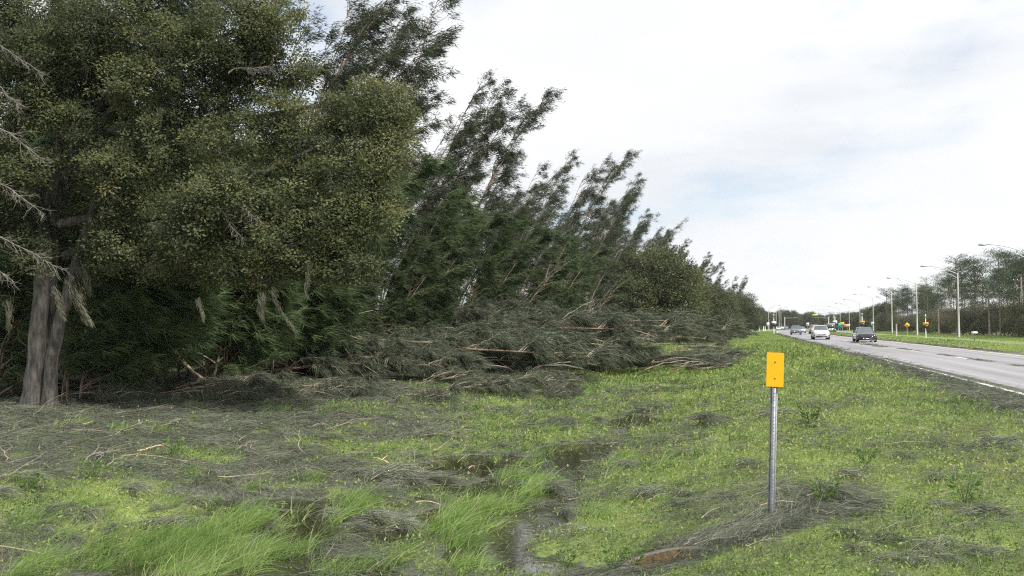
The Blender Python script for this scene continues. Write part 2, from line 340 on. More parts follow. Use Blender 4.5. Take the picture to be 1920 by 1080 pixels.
def strip(name, u0, u1, z, ys, m, kind='structure', crown=0):
    g = GB(); us = np.linspace(u0, u1, 5); ys = np.asarray(ys, float)
    X = us[:, None]+roadoff(ys)[None, :]; Y = np.broadcast_to(ys[None, :], X.shape)
    Z = np.full(X.shape, z)+crown*(1-((us-(u0+u1)/2)/((u1-u0)/2))**2)[:, None]
    nx, ny = X.shape; i = np.arange(nx*ny).reshape(nx, ny)
    g.add(np.stack([X, Y, Z], -1), None, np.stack([i[:-1, :-1], i[1:, :-1], i[1:, 1:], i[:-1, 1:]], -1).reshape(-1, 4))
    o = g.build(name, m, smooth=True); return tag(o, kind=kind)
YS = np.concatenate([np.arange(-60, 150, 5), np.arange(150, 620, 6), [800, 1200, 2500]])
M['asphalt'] = mat('asphalt', (.195, .188, .196), .85, noise=((.30, .29, .30), 60, .3, .7), bump=.15)
def asphalt():
    m = M['asphalt']; nt = m.node_tree; n = nt.nodes; l = nt.links; b = n['Principled BSDF']
    src = b.inputs['Base Color'].links[0].from_socket
    tc = n.new('ShaderNodeTexCoord'); mp = n.new('ShaderNodeMapping'); mp.inputs['Scale'].default_value = (1.6, .04, 1); l.new(tc.outputs['Object'], mp.inputs[0])
    t = n.new('ShaderNodeTexNoise'); t.inputs['Scale'].default_value = 1; t.inputs['Detail'].default_value = 4; l.new(mp.outputs[0], t.inputs[0])
    r = n.new('ShaderNodeMapRange'); r.inputs[1].default_value = .3; r.inputs[2].default_value = .7; r.inputs[3].default_value = .75; r.inputs[4].default_value = 1.25
    l.new(t.outputs[0], r.inputs[0]); h = n.new('ShaderNodeHueSaturation'); l.new(r.outputs[0], h.inputs['Value']); l.new(src, h.inputs['Color'])
    l.new(h.outputs[0], b.inputs['Base Color'])
asphalt()
strip('road', 5.25, 13.5, .0, YS, M['asphalt'], crown=.03)
strip('road', 20.4, 27.9, -.385, YS, M['asphalt'], crown=.03)
M['line'] = mat('white_road_paint', (.62, .62, .60), .7, noise=((.78, .78, .76), 9, .3, .6))
M['yline'] = mat('yellow_road_paint', (.62, .50, .28), .7, noise=((.70, .60, .40), 9, .3, .6))
def crown_z(u): return .03*(1-((u-9.375)/4.125)**2)
strip('edge_line', 5.58, 5.72, crown_z(5.65)+.008, YS, M['line'])
strip('edge_line', 12.72, 12.90, crown_z(12.8)+.008, YS, M['yline'])
g = GB()
for k in range(45):
    y0 = 4.2+k*12.2; yy = np.array([y0, y0+1.5, y0+3.0]); X = np.array([9.15, 9.29])[:, None]+roadoff(yy)[None]; Z = np.full(X.shape, crown_z(9.2)+.008)
    g.add(np.stack([X, np.broadcast_to(yy, X.shape), Z], -1), None, [(0, 3, 4, 1), (1, 4, 5, 2)])
tag(g.build('lane_dashes', M['line']), kind='structure')

def water():
    m = bpy.data.materials.new('ditch_water'); m.use_nodes = True; n = m.node_tree.nodes; l = m.node_tree.links; b = n['Principled BSDF']
    b.inputs['Base Color'].default_value = (.03, .03, .015, 1); b.inputs['Roughness'].default_value = .05; b.inputs['Specular IOR Level'].default_value = .5; b.inputs['IOR'].default_value = 2.2
    tc = n.new('ShaderNodeTexCoord'); mp = n.new('ShaderNodeMapping'); mp.inputs['Scale'].default_value = (.9, 2.6, 1); l.new(tc.outputs['Object'], mp.inputs[0])
    t = n.new('ShaderNodeTexNoise'); t.inputs['Scale'].default_value = 6; t.inputs['Detail'].default_value = 2; l.new(mp.outputs[0], t.inputs[0])
    bp = n.new('ShaderNodeBump'); bp.inputs['Strength'].default_value = .16; bp.inputs['Distance'].default_value = .006; l.new(t.outputs[0], bp.inputs['Height']); l.new(bp.outputs[0], b.inputs['Normal'])
    g = GB(); g.add([(-9, 2, WATER), (.5, 2, WATER), (.5, 45, WATER), (-9, 45, WATER)], None, [(0, 1, 2, 3)])
    tag(g.build('water', m), kind='structure')
water()

# ------------------------------------------------------------------ ground cover
def sample_fan(n, d0, d1, power, rng, pxlo=-150, pxhi=2070):
    u = rng.random(n); p = 1-power; d = (d0**p+u*(d1**p-d0**p))**(1/p)
    px = rng.uniform(pxlo, pxhi, n); X, Y = at(px, d); return X, Y, d
def slope_dir(x, y, dx, dy):
    e = .15; z0 = terrain(x, y); z1 = terrain(x+dx*e, y+dy*e); return (z1-z0)/e
def in_hole(x, y, k=1.0):
    a, b = culv_local(x, y); return (a/(.33*k))**2+(b/(.125*k))**2 < 1
def onroad(x, y): u = x-roadoff(y); return (u > 5.3) & (u < 14.3)

def litter():
    rng = np.random.default_rng(11); X, Y, d = sample_fan(620000, 5.6, 75, .45, rng)
    G = green(X, Y); u = X-roadoff(Y); keep = (rng.random(len(X)) < np.clip(1.0-1.15*(G-.25), .10, 1)) & (u < 6.6) & ~in_hole(X, Y, 1.22)
    keep &= ~(((u > 5.45)) & (rng.random(len(X)) > .12*np.clip((6.4-u), 0, 1)))
    X, Y, d, G = X[keep], Y[keep], d[keep], G[keep]; n = len(X)
    # strands lie combed by local currents
    ang = vnoise(X, Y, 1.1, 50)*7.0+vnoise(X, Y, .35, 51)*2.4+rng.normal(0, .55, n)
    a, b = culv_local(X, Y); nearc = np.exp(-((a-.5)/1.4)**2-(b/.75)**2); ang = ang*(1-nearc)+(R(36)+rng.normal(0, .16, n))*nearc
    L = rng.uniform(.10, .36, n)*(1+d/40); wd = .0042*np.maximum(d, 7)/8*rng.uniform(.6, 1.3, n)
    dx, dy = np.cos(ang), np.sin(ang); pile = np.clip(fbm(X, Y, .55, 60)-.5, 0, 1)*.30
    dz = slope_dir(X, Y, dx, dy)
    lift = rng.random(n)**2*.07+pile*rng.random(n)
    Z = terrain(X, Y)+.004+lift; zw = np.where(Z-lift < WATER, WATER+.004+rng.random(n)*.012, Z)
    D = nrm(np.stack([dx, dy, dz+rng.normal(.10, .20, n)], -1))
    bend = np.stack([-dy, dx, np.zeros(n)], -1)*rng.normal(0, .35, n)[:, None]; bend[:, 2] = -rng.uniform(.0, .3, n)-np.clip(lift, 0, .1)*2
    inw = (Z-lift < WATER) & (rng.random(n) > .42-.40*np.clip(pools(X, Y)*1.5+(vnoise(X, Y, .5, 61)-.5)*.8, 0, 1)); k = ~inw
    D[Z < WATER, 2] *= .05; bend[Z < WATER, 2] = 0
    side = nrm(np.stack([-dy, dx, rng.normal(0, .6, n)], -1))
    tint = np.clip(.38+rng.normal(0, .2, n)+(vnoise(X, Y, .6, 70)-.5)*.5, 0, 1); tint[rng.random(n) < .035] = 1
    g = GB(); g.ribbons(np.stack([X, Y, zw], -1)[k], D[k], L[k], wd[k], bend[k], 2, tint[k], side[k])
    tag(g.build('needle_litter', M['litter']), 'grey green strands of torn pine needles matted over the wet verge', 'needle litter', kind='stuff')
litter()

def weeds():
    rng = np.random.default_rng(12); X, Y, d = sample_fan(560000, 5.6, 70, .45, rng)
    G = green(X, Y); keep = (rng.random(len(X)) < np.clip((G-.32)*2.2, .03, 1)) & ~onroad(X, Y) & ~in_hole(X, Y, 1.6) & (X-roadoff(Y) < 5.1)
    X, Y, d = X[keep], Y[keep], d[keep]; n = len(X); Z = terrain(X, Y); k = (Z > WATER+.01) | (rng.random(n) < .06); X, Y, d, Z = X[k], Y[k], d[k], np.maximum(Z[k], WATER); n = len(X)
    cl = vnoise(X, Y, .22, 80); h = rng.random(n)*(.03+.20*np.clip(cl-.35, 0, 1)+.04*vnoise(X, Y, 1.5, 84))
    D = nrm(rng.normal(0, 1, (n, 3))+np.array([.25, .1, .9])); sc = np.maximum(d, 7)/8
    tint = np.clip(.42+(vnoise(X, Y, 1.3, 81)-.5)*.6+(vnoise(X, Y, .17, 85)-.5)*.6+rng.normal(0, .2, n), 0, .94); tint[rng.random(n) < .03] = 1
    g = GB(); P = np.stack([X, Y, Z+h], -1)
    lf = rng.random(n) < .5
    g.leaves(P[lf], D[lf], (rng.uniform(.018, .048, n)*sc**.8)[lf], (rng.uniform(.008, .021, n)*sc**.9)[lf], rng, tint[lf])
    b = ~lf; P2 = P[b].copy(); P2[:, 2] -= h[b]*.8; D2 = nrm(rng.normal(0, .55, (b.sum(), 3))+np.array([.35, .12, .9]))
    g.ribbons(P2, D2, (rng.uniform(.06, .16, n)*sc**.4)[b], (.0052*sc*rng.uniform(.7, 1.3, n))[b], np.array([.3, .1, -.25])*rng.random((b.sum(), 1)), 1, tint[b], rng=rng)
    tag(g.build('turf', M['weed']), 'low yellow green weeds and short grass covering the roadside verge', 'turf', kind='stuff')
weeds()

def tall_grass():
    rng = np.random.default_rng(13); g = GB()
    pts = [(150, 1075, .8, .3, 5200), (300, 1050, .9, .55, 12000), (420, 1030, .8, .6, 12000), (520, 1000, .6, .5, 5500), (620, 960, .5, .5, 4200), (690, 930, .45, .5, 3600), (560, 1060, .6, .35, 3000),
           (900, 960, .42, .9, 8000), (960, 920, .4, .7, 4500), (850, 1010, .45, .5, 7000), (780, 1050, .6, .35, 6000), (850, 1070, .4, .3, 3800), (960, 860, .8, .9, 3000), (1010, 940, .3, .6, 1800), (760, 860, .7, .8, 1500),
           (1010, 800, 1.6, 2.4, 3500), (1120, 740, 2, 3, 5000), (1230, 705, 1.8, 4, 4500), (980, 730, 2.4, 3, 5500), (640, 900, .5, .5, 1300), (820, 830, .5, .6, 800), (1290, 730, 1.0, 4, 2600), (1400, 690, 1.6, 6, 4000),
           (480, 770, 2.6, .5, 1600), (230, 810, 2.8, .35, 1400), (420, 795, 1.2, .3, 800), (740, 760, 1.5, 1.6, 900), (1190, 1060, .22, .2, 300), (420, 960, .6, .4, 900), (250, 960, .8, .5, 900), (30, 900, .5, .5, 500), (1340, 860, 1, 2, 700), (1180, 880, .5, 1, 900), (1000, 945, .35, .6, 3000), (1060, 985, .4, .4, 2200), (940, 1000, .3, .4, 1800), (430, 905, .5, .5, 1500), (120, 985, .5, .4, 1800)]
    for (px, py, rx, ry, n) in pts:
        cx, cy = gp(px, py); n = int(n*.42)
        nc = max(8, n//26); th = rng.random(nc)*6.283; rr = rng.random(nc)**.6
        X0 = cx+np.cos(th)*rr*rx*1.15; Y0 = cy+np.sin(th)*rr*ry*1.15; cn = vnoise(X0, Y0, .42, 97)*.7+vnoise(X0, Y0, .16, 98)*.3; ok = cn > .56; X0 = X0[ok]; Y0 = Y0[ok]; nc = len(X0)
        if nc < 2: continue
        n = int(n*nc/len(ok)*1.15); ci = rng.integers(0, nc, n)
        d = Y0[ci]; X = X0[ci]+rng.normal(0, .035*(1+d/20), n); Y = Y0[ci]+rng.normal(0, .035*(1+d/20), n); Z = np.maximum(terrain(X, Y), WATER-.03)
        lean = rng.normal(.28, .26, n)+.08+rng.normal(0, .15, nc)[ci]; D = nrm(np.stack([WIND[0]*lean+rng.normal(0, .26, n), WIND[1]*lean+rng.normal(0, .26, n), np.ones(n)], -1))
        L = rng.uniform(.14, .44, n)*(.75+.5*vnoise(X, Y, .6, 91))*rng.uniform(.6, 1.25, nc)[ci]; L = np.where(cy > 14, L*.75, L)
        wd = .0062*np.maximum(d, 7)/8*rng.uniform(.45, 1.7, n)
        bend = np.stack([rng.uniform(.0, .6, n), rng.uniform(-.1, .25, n), -rng.uniform(.05, .55, n)], -1)
        tint = np.clip(.5+(vnoise(X, Y, .5, 92)-.5)*.6+rng.normal(0, .2, n)+rng.normal(0, .22, nc)[ci], 0, .95); tint[rng.random(n) < .07] = 1
        k = ~onroad(X, Y) & ~in_hole(X, Y, 1.8) & (rng.random(n) > pools(X, Y)*1.1)
        g.ribbons(np.stack([X, Y, Z], -1)[k], D[k], L[k], wd[k], bend[k], 3, tint[k], rng=rng)
    tag(g.build('tall_grass', M['grass']), 'bright green tall grass bent by wind along the flooded ditch', 'grass', kind='stuff')
tall_grass()

def far_turf():
    rng = np.random.default_rng(14); X, Y, d = sample_fan(230000, 38, 260, .5, rng, 900, 2000); u = X-roadoff(Y)
    m = ((u < 5.0) & (u > -14)) | ((u > 14.5) & (u < 19.6)) | ((u > 28.3) & (u < 38))
    m &= rng.random(len(X)) < np.clip((green(X, Y)-.1)*1.5, .1, 1)
    X, Y, d = X[m], Y[m], d[m]; n = len(X)
    D = nrm(rng.normal(0, .45, (n, 3))+np.array([.3, .1, 1])); tint = np.clip(.5+(vnoise(X, Y, 6, 95)-.5)*.7+rng.normal(0, .15, n), 0, .9)
    g = GB(); g.ribbons(np.stack([X, Y, terrain(X, Y)], -1), D, rng.uniform(.06, .16, n), .0006*d*rng.uniform(.6, 1.4, n)+.02, np.zeros((n, 3)), 1, tint, rng=rng)
    tag(g.build('far_grass', M['weed']), 'short bright green grass on the distant verge and median', 'grass', kind='stuff')
far_turf()

# ------------------------------------------------------------------ culvert end under the needles
def culvert():
    rz = R(33); cx, cy = CULV; z = float(terrain(cx, cy, False))+.012
    e = empty('culvert', 'mitred concrete culvert mouth stained brown inside and half buried in matted needles', 'culvert', (cx, cy, z), rz)
    e.rotation_euler = (R(6), R(-8), rz)
    n = 40; th = np.arange(n)*2*math.pi/n; inn = np.stack([np.cos(th)*.34, np.sin(th)*.13+.0*th, np.zeros(n)], -1)
    out = np.stack([np.cos(th)*.46, np.sin(th)*.24, np.full(n, -.02)], -1)
    j = np.arange(n); k = (j+1) % n
    g = GB(); lo = out.copy(); lo[:, 2] = -.12; mid = inn*1.03; mid[:, 2] = .012
    g.add(np.concatenate([inn, mid, out, lo]), None, np.concatenate([np.stack([j, k, k+n, j+n], 1), np.stack([j+n, k+n, k+2*n, j+2*n], 1), np.stack([j+2*n, k+2*n, k+3*n, j+3*n], 1)]))
    g.build('slab', M['slab'], e)
    g = GB(); a = inn.copy(); b = inn.copy(); b[:, 2] = -.55; b[:, 0] -= .02; b[:, 1] = b[:, 1]*1.0+.03; c = b*1.0; c[:, 0] *= .02; c[:, 1] *= .02
    a[:, 2] = -.002
    g.add(np.concatenate([a, b, c]), None, np.concatenate([np.stack([j, j+n, k+n, k], 1), np.stack([j+n, j+2*n, k+2*n, k+n], 1)]))
    g.build('pipe', M['culvert'], e, smooth=True)
culvert()

# ------------------------------------------------------------------ sign post in front
def marker():
    x, y = at(1441, 7.93); z = float(terrain(x, y))-.03
    e = empty('marker_sign', 'plain yellow rectangular marker sign on leaning galvanised channel post', 'sign', (x, y, z))
    e.rotation_euler = (0, R(2.0), YAW-R(5))
    H = 1.50; g = GB(); t = .003
    # U-channel section: flanges, webs and back
    pr = [(-.034, .012), (-.022, .012), (-.014, -.014), (.014, -.014), (.022, .012), (.034, .012)]
    for (a, b) in zip(pr[:-1], pr[1:]):
        dx, dy = b[0]-a[0], b[1]-a[1]; L = math.hypot(dx, dy); nx, ny = -dy/L*t, dx/L*t
        v = [(a[0], a[1], 0), (b[0], b[1], 0), (b[0]+nx, b[1]+ny, 0), (a[0]+nx, a[1]+ny, 0)]; v += [(p[0], p[1], H) for p in v]
        g.add(v, None, [(0, 1, 5, 4), (1, 2, 6, 5), (2, 3, 7, 6), (3, 0, 4, 7), (4, 5, 6, 7)])
    for k in range(46):
        zz = .05+k*.0254*1.25
        if zz > H-.02: break
        th = np.arange(8)*math.pi/4; g.add(np.stack([np.cos(th)*.0038, np.full(8, -.0150), np.sin(th)*.0038+zz], -1), None, [(0, 1, 2, 3), (0, 3, 4, 7), (4, 5, 6, 7)], mat=1)
    g.build('post', [M['galv'], M['dark']], e)
    # panel, rounded corners
    w, h, r, y0, y1 = .0775, .157, .008, -.022, -.0185; zc = H-.120; pts = []
    for (sx, sz, a0) in ((1, 1, 0), (-1, 1, 90), (-1, -1, 180), (1, -1, 270)):
        for q in range(4):
            a = R(a0+q*30); pts.append((sx*(w-r)+math.cos(a)*r, sz*(h-r)+math.sin(a)*r))
    n = len(pts); v = [(p[0], y0, p[1]+zc) for p in pts]+[(p[0], y1, p[1]+zc) for p in pts]; i = np.arange(n); k = (i+1) % n
    me = bpy.data.meshes.new('panel'); me.from_pydata(v, [], [list(range(n)), list(range(2*n-1, n-1, -1))]+[(a, b, b+n, a+n) for a, b in zip(k.tolist(), i.tolist())]); me.materials.append(M['orange']); link('panel', me, e)
    for zz in (zc+.073, zc-.076):
        g = GB(); g.tubes(np.array([(0, -.0222, zz), (0, -.0245, zz), (0, -.0248, zz), (0, -.030, zz)]), np.array([.009, .009, .0062, .0055]), 6); g.build('bolt', M['galv'], e)
marker()

# ------------------------------------------------------------------ vegetation prototypes
def casuarina(seed, H, lean, nst, bare, nlimb, ntw, nneed, nlen, nwid, spread=.17, upb=.6, droop=.1, stemr=.11, puff=0.):
    rng = np.random.default_rng(seed); k = 14; t = np.linspace(0, 1, k)
    bo = rng.normal(0, .35, (nst, 3))*np.array([1, 1, 0]); hs = H*rng.uniform(.78, 1, nst); hs[0] = H; ls = lean*rng.uniform(.75, 1.25, nst)
    wob = rng.normal(0, .025, (nst, k, 3)).cumsum(1)*H*.12*np.array([1, 1, 0])
    st = bo[:, None]+np.array([0, 0, 1.])*(hs[:, None]*t)[:, :, None]+WIND*(ls[:, None]*t**1.7)[:, :, None]+rng.normal(0, 1, (nst, 1, 3))*np.array([1, 1, 0])*(t[None, :, None]*H*.05)+wob
    st[:, :, 2] -= (ls[:, None]*t**2)*.12; st[:, 0, 2] = -.3
    tg = GB(); tg.tubes(st, stemr*(hs/H)[:, None]*(1-t*.93)[None], 6)
    n = nst*nlimb; si = rng.integers(0, nst, n); t0 = bare+(1-bare)*rng.random(n)**.85; p0, sdv = lerp_curve(st, si, t0)
    az = rng.random(n)*6.283; outd = np.stack([np.cos(az), np.sin(az), np.zeros(n)], -1)
    d = nrm(outd*.62+sdv*upb+WIND*.40+rng.normal(0, .1, (n, 3))); L = (H*spread*(1-.72*t0)+.45)*rng.uniform(.55, 1.3, n)
    s = np.linspace(0, 1, 6); lm = p0[:, None]+d[:, None]*(L[:, None]*s)[:, :, None]+(WIND*.32+np.array([0, 0, -droop]))*(L[:, None]*s**2)[:, :, None]
    lm += rng.normal(0, .02, lm.shape)*L[:, None, None]*s[None, :, None]
    tg.tubes(lm, (.012+.010*L)[:, None]*(1-.85*s)[None], 4)
    m = n*ntw; li = rng.integers(0, n, m); ss = .30+.70*rng.random(m)**.7; p1, d1 = lerp_curve(lm, li, ss)
    dt = nrm(d1*.5+rng.normal(0, .48, (m, 3))+WIND*.32+np.array([0, 0, .12])); Lt = rng.uniform(.25, .8, m)*(H/16)**.5
    cg = GB(); q = m*nneed; ti = np.repeat(np.arange(m), nneed); f = rng.random(q)
    P = p1[ti]+dt[ti]*(Lt[ti]*f)[:, None]*(1-.4*puff)+rng.normal(0, .04+.09*puff, (q, 3)); D = nrm(dt[ti]*.55+WIND*.45+np.array([0, 0, -droop])+rng.normal(0, .34+.3*puff, (q, 3)))
    tint = np.clip(.45+np.repeat(rng.normal(0, .2, m), nneed)+rng.normal(0, .12, q), 0, 1)
    cg.ribbons(P, D, rng.uniform(.6, 1.25, q)*nlen, nwid*rng.uniform(.7, 1.3, q), WIND*.18+np.array([0, 0, -.22-droop]), 1, tint, rng=rng)
    return tg, cg
def proto(tg, cg, mt, mc): return tg.mesh('trunk', [mt], True), cg.mesh('crown', [mc])
def plant(p, name, label, cat, loc, rz=0, sc=1, group=None, sxy=None):
    e = empty(name, label, cat, loc, rz, group, sc)
    if sxy: e.scale = (sc*sxy, sc*sxy, sc)
    for nm, me in zip(('trunk', 'crown'), p): link(nm, me, e)
    return e

TALL = [proto(*casuarina(100+i, 17, l, ns, .28, nl, 7, 24, .22, .034, sp, .8, .02, puff=.5), M['bark'], M['pine']) for i, (l, ns, nl, sp) in enumerate([(4.4, 4, 27, .12), (3.2, 3, 32, .13), (5.8, 4, 25, .11), (2.8, 3, 34, .13), (4.0, 2, 34, .15)])]
SPIRE = [proto(*casuarina(180+i, 11, l, 3, .04, 38, 10, 17, .46, .034, .15, .95, .05, .08), M['bark'], M['plume']) for i, l in enumerate((3.6, 2.6, 4.6))]
THIN = [proto(*casuarina(140+i, 15, l, 5, .3, 34, 4, 14, .2, .034, .13, .9, .0, puff=.5), M['deadwood'], M['pine']) for i, l in enumerate((4.5, 6))]
BUSH = [proto(*casuarina(160+i, 8, l, ns, .03, 60, 12, 20, .50, .036, .24, .75, .04, .07), M['bark'], M['bush']) for i, (l, ns) in enumerate([(1.8, 3), (2.6, 3), (1.2, 4)])]

def gz(x, y): return float(terrain(x, y, False))
NEAR = 'tall wind-bent Australian pines along the ditch'
tall = [  # px of the foot, distance, height, lean turn, prototype, label
 (-60, 30, 15.5, 0, 3, 'tall Australian pine behind the oak, farthest left in the row'),
 (120, 29, 16.5, 5, 1, 'tall Australian pine rising directly behind the twin oak trunk'),
 (270, 33, 16.8, -4, 4, 'tall Australian pine just right of the oak trunk, mostly hidden by oak leaves'),
 (400, 35, 16.5, 0, 2, 'tall dark Australian pine behind the middle of the oak crown'),
 (480, 39, 17.2, 6, 0, 'tall Australian pine whose open limbs cross the sky above the oak'),
 (560, 41, 17.5, -5, 1, 'straggly Australian pine with feathery side limbs right above the oak crown'),
 (655, 44, 19.3, 0, 3, 'tallest Australian pine, its narrow top cut by the upper edge of the picture'),
 (735, 49, 16.2, 0, 4, 'short-topped Australian pine standing right of the tallest one'),
 (800, 52, 16.8, 4, 2, 'Australian pine leaning hard right with a flag shaped top and bare lower stems'),
 (740, 53, 17.2, -6, 0, 'slender bare-stemmed Australian pine left of the flag shaped one'),
 (890, 60, 14.3, 0, 1, 'mid height Australian pine in the dip right of the flag shaped one'),
 (955, 68, 15.4, 3, 4, 'dark Australian pine above the highest part of the debris heap'),
 (1015, 76, 17.8, 2, 2, 'Australian pine with rounded drooping top left of the round dark tree'),
 (1075, 88, 17.6, 0, 0, 'Australian pine whose tip bends right above the round dark tree'),
]
for (px, d, H, rz, p, lab) in tall:
    x, y = at(px, d); plant(TALL[p], 'pine_tree', lab, 'pine tree', (x, y, gz(x, y)), R(rz), H/17, NEAR)
thin = [(690, 50, 13.5), (835, 56, 13), (930, 66, 14), (1000, 80, 15.5), (1100, 98, 15.5), (1140, 108, 16), (1165, 120, 15.5)]
for i, (px, d, H) in enumerate(thin):
    x, y = at(px, d); plant(THIN[i % 2], 'pine_tree', 'thin storm-stripped Australian pine with sparse pale stems between the darker ones', 'pine tree', (x, y, gz(x, y)), R(rnd.uniform(-8, 8)), H/15, 'storm-stripped thin pines')
for i, (px, d, H) in enumerate([(1120, 104, 16), (1160, 116, 15), (1190, 128, 15.2), (1215, 140, 16), (1240, 152, 16.5), (1270, 165, 16), (1292, 185, 16), (1315, 205, 15.5), (1335, 225, 13), (1352, 245, 15.5), (1362, 265, 17.5), (1375, 300, 12), (1386, 330, 12)]):
    x, y = at(px, d); plant(TALL[(i*2) % 5], 'pine_tree', 'distant dark Australian pine where the row recedes toward the road', 'pine tree', (x, y, gz(x, y)), R(rnd.uniform(-10, 10)), H/17, 'distant pines of the row')
for i, (px, d, H) in enumerate([(700, 60, 14), (760, 66, 15), (820, 72, 13.5), (870, 78, 13), (920, 84, 15), (960, 92, 15), (990, 100, 17), (1030, 98, 15.5), (1060, 108, 16), (1090, 116, 16), (1110, 124, 16), (600, 56, 16), (520, 52, 16), (860, 66, 11), (905, 70, 10.5), (950, 80, 12), (1000, 86, 12), (1050, 94, 12), (1090, 104, 12), (1130, 112, 12)]):
    x, y = at(px, d); plant(TALL[(i*3+1) % 5], 'pine_tree', 'Australian pine of the rear rank seen between the front ones', 'pine tree', (x, y, gz(x, y)), R(rnd.uniform(-12, 12)), H/17, 'rear rank of Australian pines', sxy=1.15)
# young bushy trees that close the lower half of the row
yb = [(-120, 25, 8), (-10, 23.5, 7.5), (90, 27, 8.5), (185, 23.5, 6.2), (250, 28, 8), (330, 30, 7.0), (400, 27.5, 5.4), (450, 32, 7.8), (530, 30.5, 5.8), (560, 37, 8.6), (640, 35, 6.4), (700, 42, 7.6),
      (745, 38, 6.6), (790, 46, 7.6), (850, 52, 7.4), (700, 36, 5.0), (900, 56, 7.8), (960, 62, 7.6), (1010, 70, 8), (1060, 78, 7.6), (1100, 86, 7.4), (870, 46, 6.6), (620, 46, 9), (480, 44, 9.5), (340, 40, 10), (180, 36, 9.5), (40, 34, 9.5), (-80, 34, 10), (740, 58, 8.5), (1130, 96, 7), (980, 88, 8.5), (900, 75, 8.5), (150, 22.3, 4.6), (-40, 22.8, 6.2)]
for i, (px, d, H) in enumerate(yb):
    x, y = at(px, d)
    if d < 29: lab = 'low bright green young pine between the oak trunk and the shaded pines' if px == 150 else 'young pine half cut by the left edge with green plumes below the dead twigs' if px == -40 else ['bushy young Australian pine at far left edge of the photo', 'young pine with soft green plumes left of the oak trunk', 'bright plumed young pine directly behind the oak trunk', 'low bushy young pine right of the oak trunk', 'young pine in deep shade under the oak crown', 'shaded young pine under the middle of the oak crown', 'small shaded young pine behind the slanting broken pole'][min(i, 6)]
    else: lab = 'bushy young Australian pine with soft green plumes filling the row behind the debris'
    sp = px > 480 and d > 34.5; H = H*1.15 if sp else H
    plant(SPIRE[i % 3] if sp else BUSH[i % 3], 'young_pine', lab, 'pine tree', (x, y, gz(x, y)), R(rnd.uniform(-25, 25)), H/(11 if sp else 8), 'bushy young pines at the foot of the row', sxy=1.12)

def lobed(seed, lobes, per, leafL, leafW, trunkpath, r0, limbs=True, flatw=0., sprig=.2, per_sprig=26):
    """broadleaf crown: limbs run from the trunk into each lobe, leaves gather in sprigs inside it"""
    rng = np.random.default_rng(seed); tg = GB(); cg = GB(); tp = np.array(trunkpath, float); k = len(tp)
    tg.tubes(tp, r0*(1-.55*np.linspace(0, 1, k)), 8)
    for (c, r, w) in lobes:
        c = np.array(c, float); rr = np.array([r, r, r*.85])
        zz = np.clip((c[2]-tp[0, 2])*.55, tp[0, 2], tp[-1, 2]); i = int(np.argmin(np.abs(tp[:, 2]-zz))); a = tp[i]
        s = np.linspace(0, 1, 9)[:, None]; mid = (a+c)/2+np.array([0, 0, .35*np.linalg.norm(c-a)*.4]); cv = a*(1-s)**2+2*mid*s*(1-s)+c*s**2+rng.normal(0, .05, (9, 3))*s
        if limbs: tg.tubes(cv, np.linspace(r0*.32, .025, 9)*min(1, r), 5)
        ns = int(per*w/per_sprig); u = nrm(rng.normal(size=(ns, 3))); rad = rng.random(ns)**.42; sc = c+u*rad[:, None]*rr
        sc += rng.normal(0, .12*r, (ns, 3))
        nb = min(ns, 26); st, _ = lerp_curve(cv[None], np.zeros(nb, int), rng.uniform(.5, 1, nb)); e = sc[:nb]; q = np.linspace(0, 1, 4)[None, :, None]
        br = st[:, None]*(1-q)+e[:, None]*q+rng.normal(0, .05, (nb, 4, 3))*r; tg.tubes(br, np.linspace(.018, .006, 4)[None]*max(1, r0*3), 4)
        idx = np.repeat(np.arange(ns), per_sprig); n = len(idx); off = rng.normal(0, sprig, (n, 3)); P = sc[idx]+off*np.array([1, 1, .7])
        D = nrm(off+rng.normal(0, .12, (n, 3))+np.array([0, 0, -.02]))
        tint = np.clip(.42+np.repeat(rng.normal(0, .14, ns), per_sprig)+rng.normal(0, .17, n)+rng.normal(0, .06), 0, .97)
        cg.leaves(P, D, rng.uniform(.7, 1.3, n)*leafL, rng.uniform(.7, 1.2, n)*leafW, rng, tint)
    return tg, cg

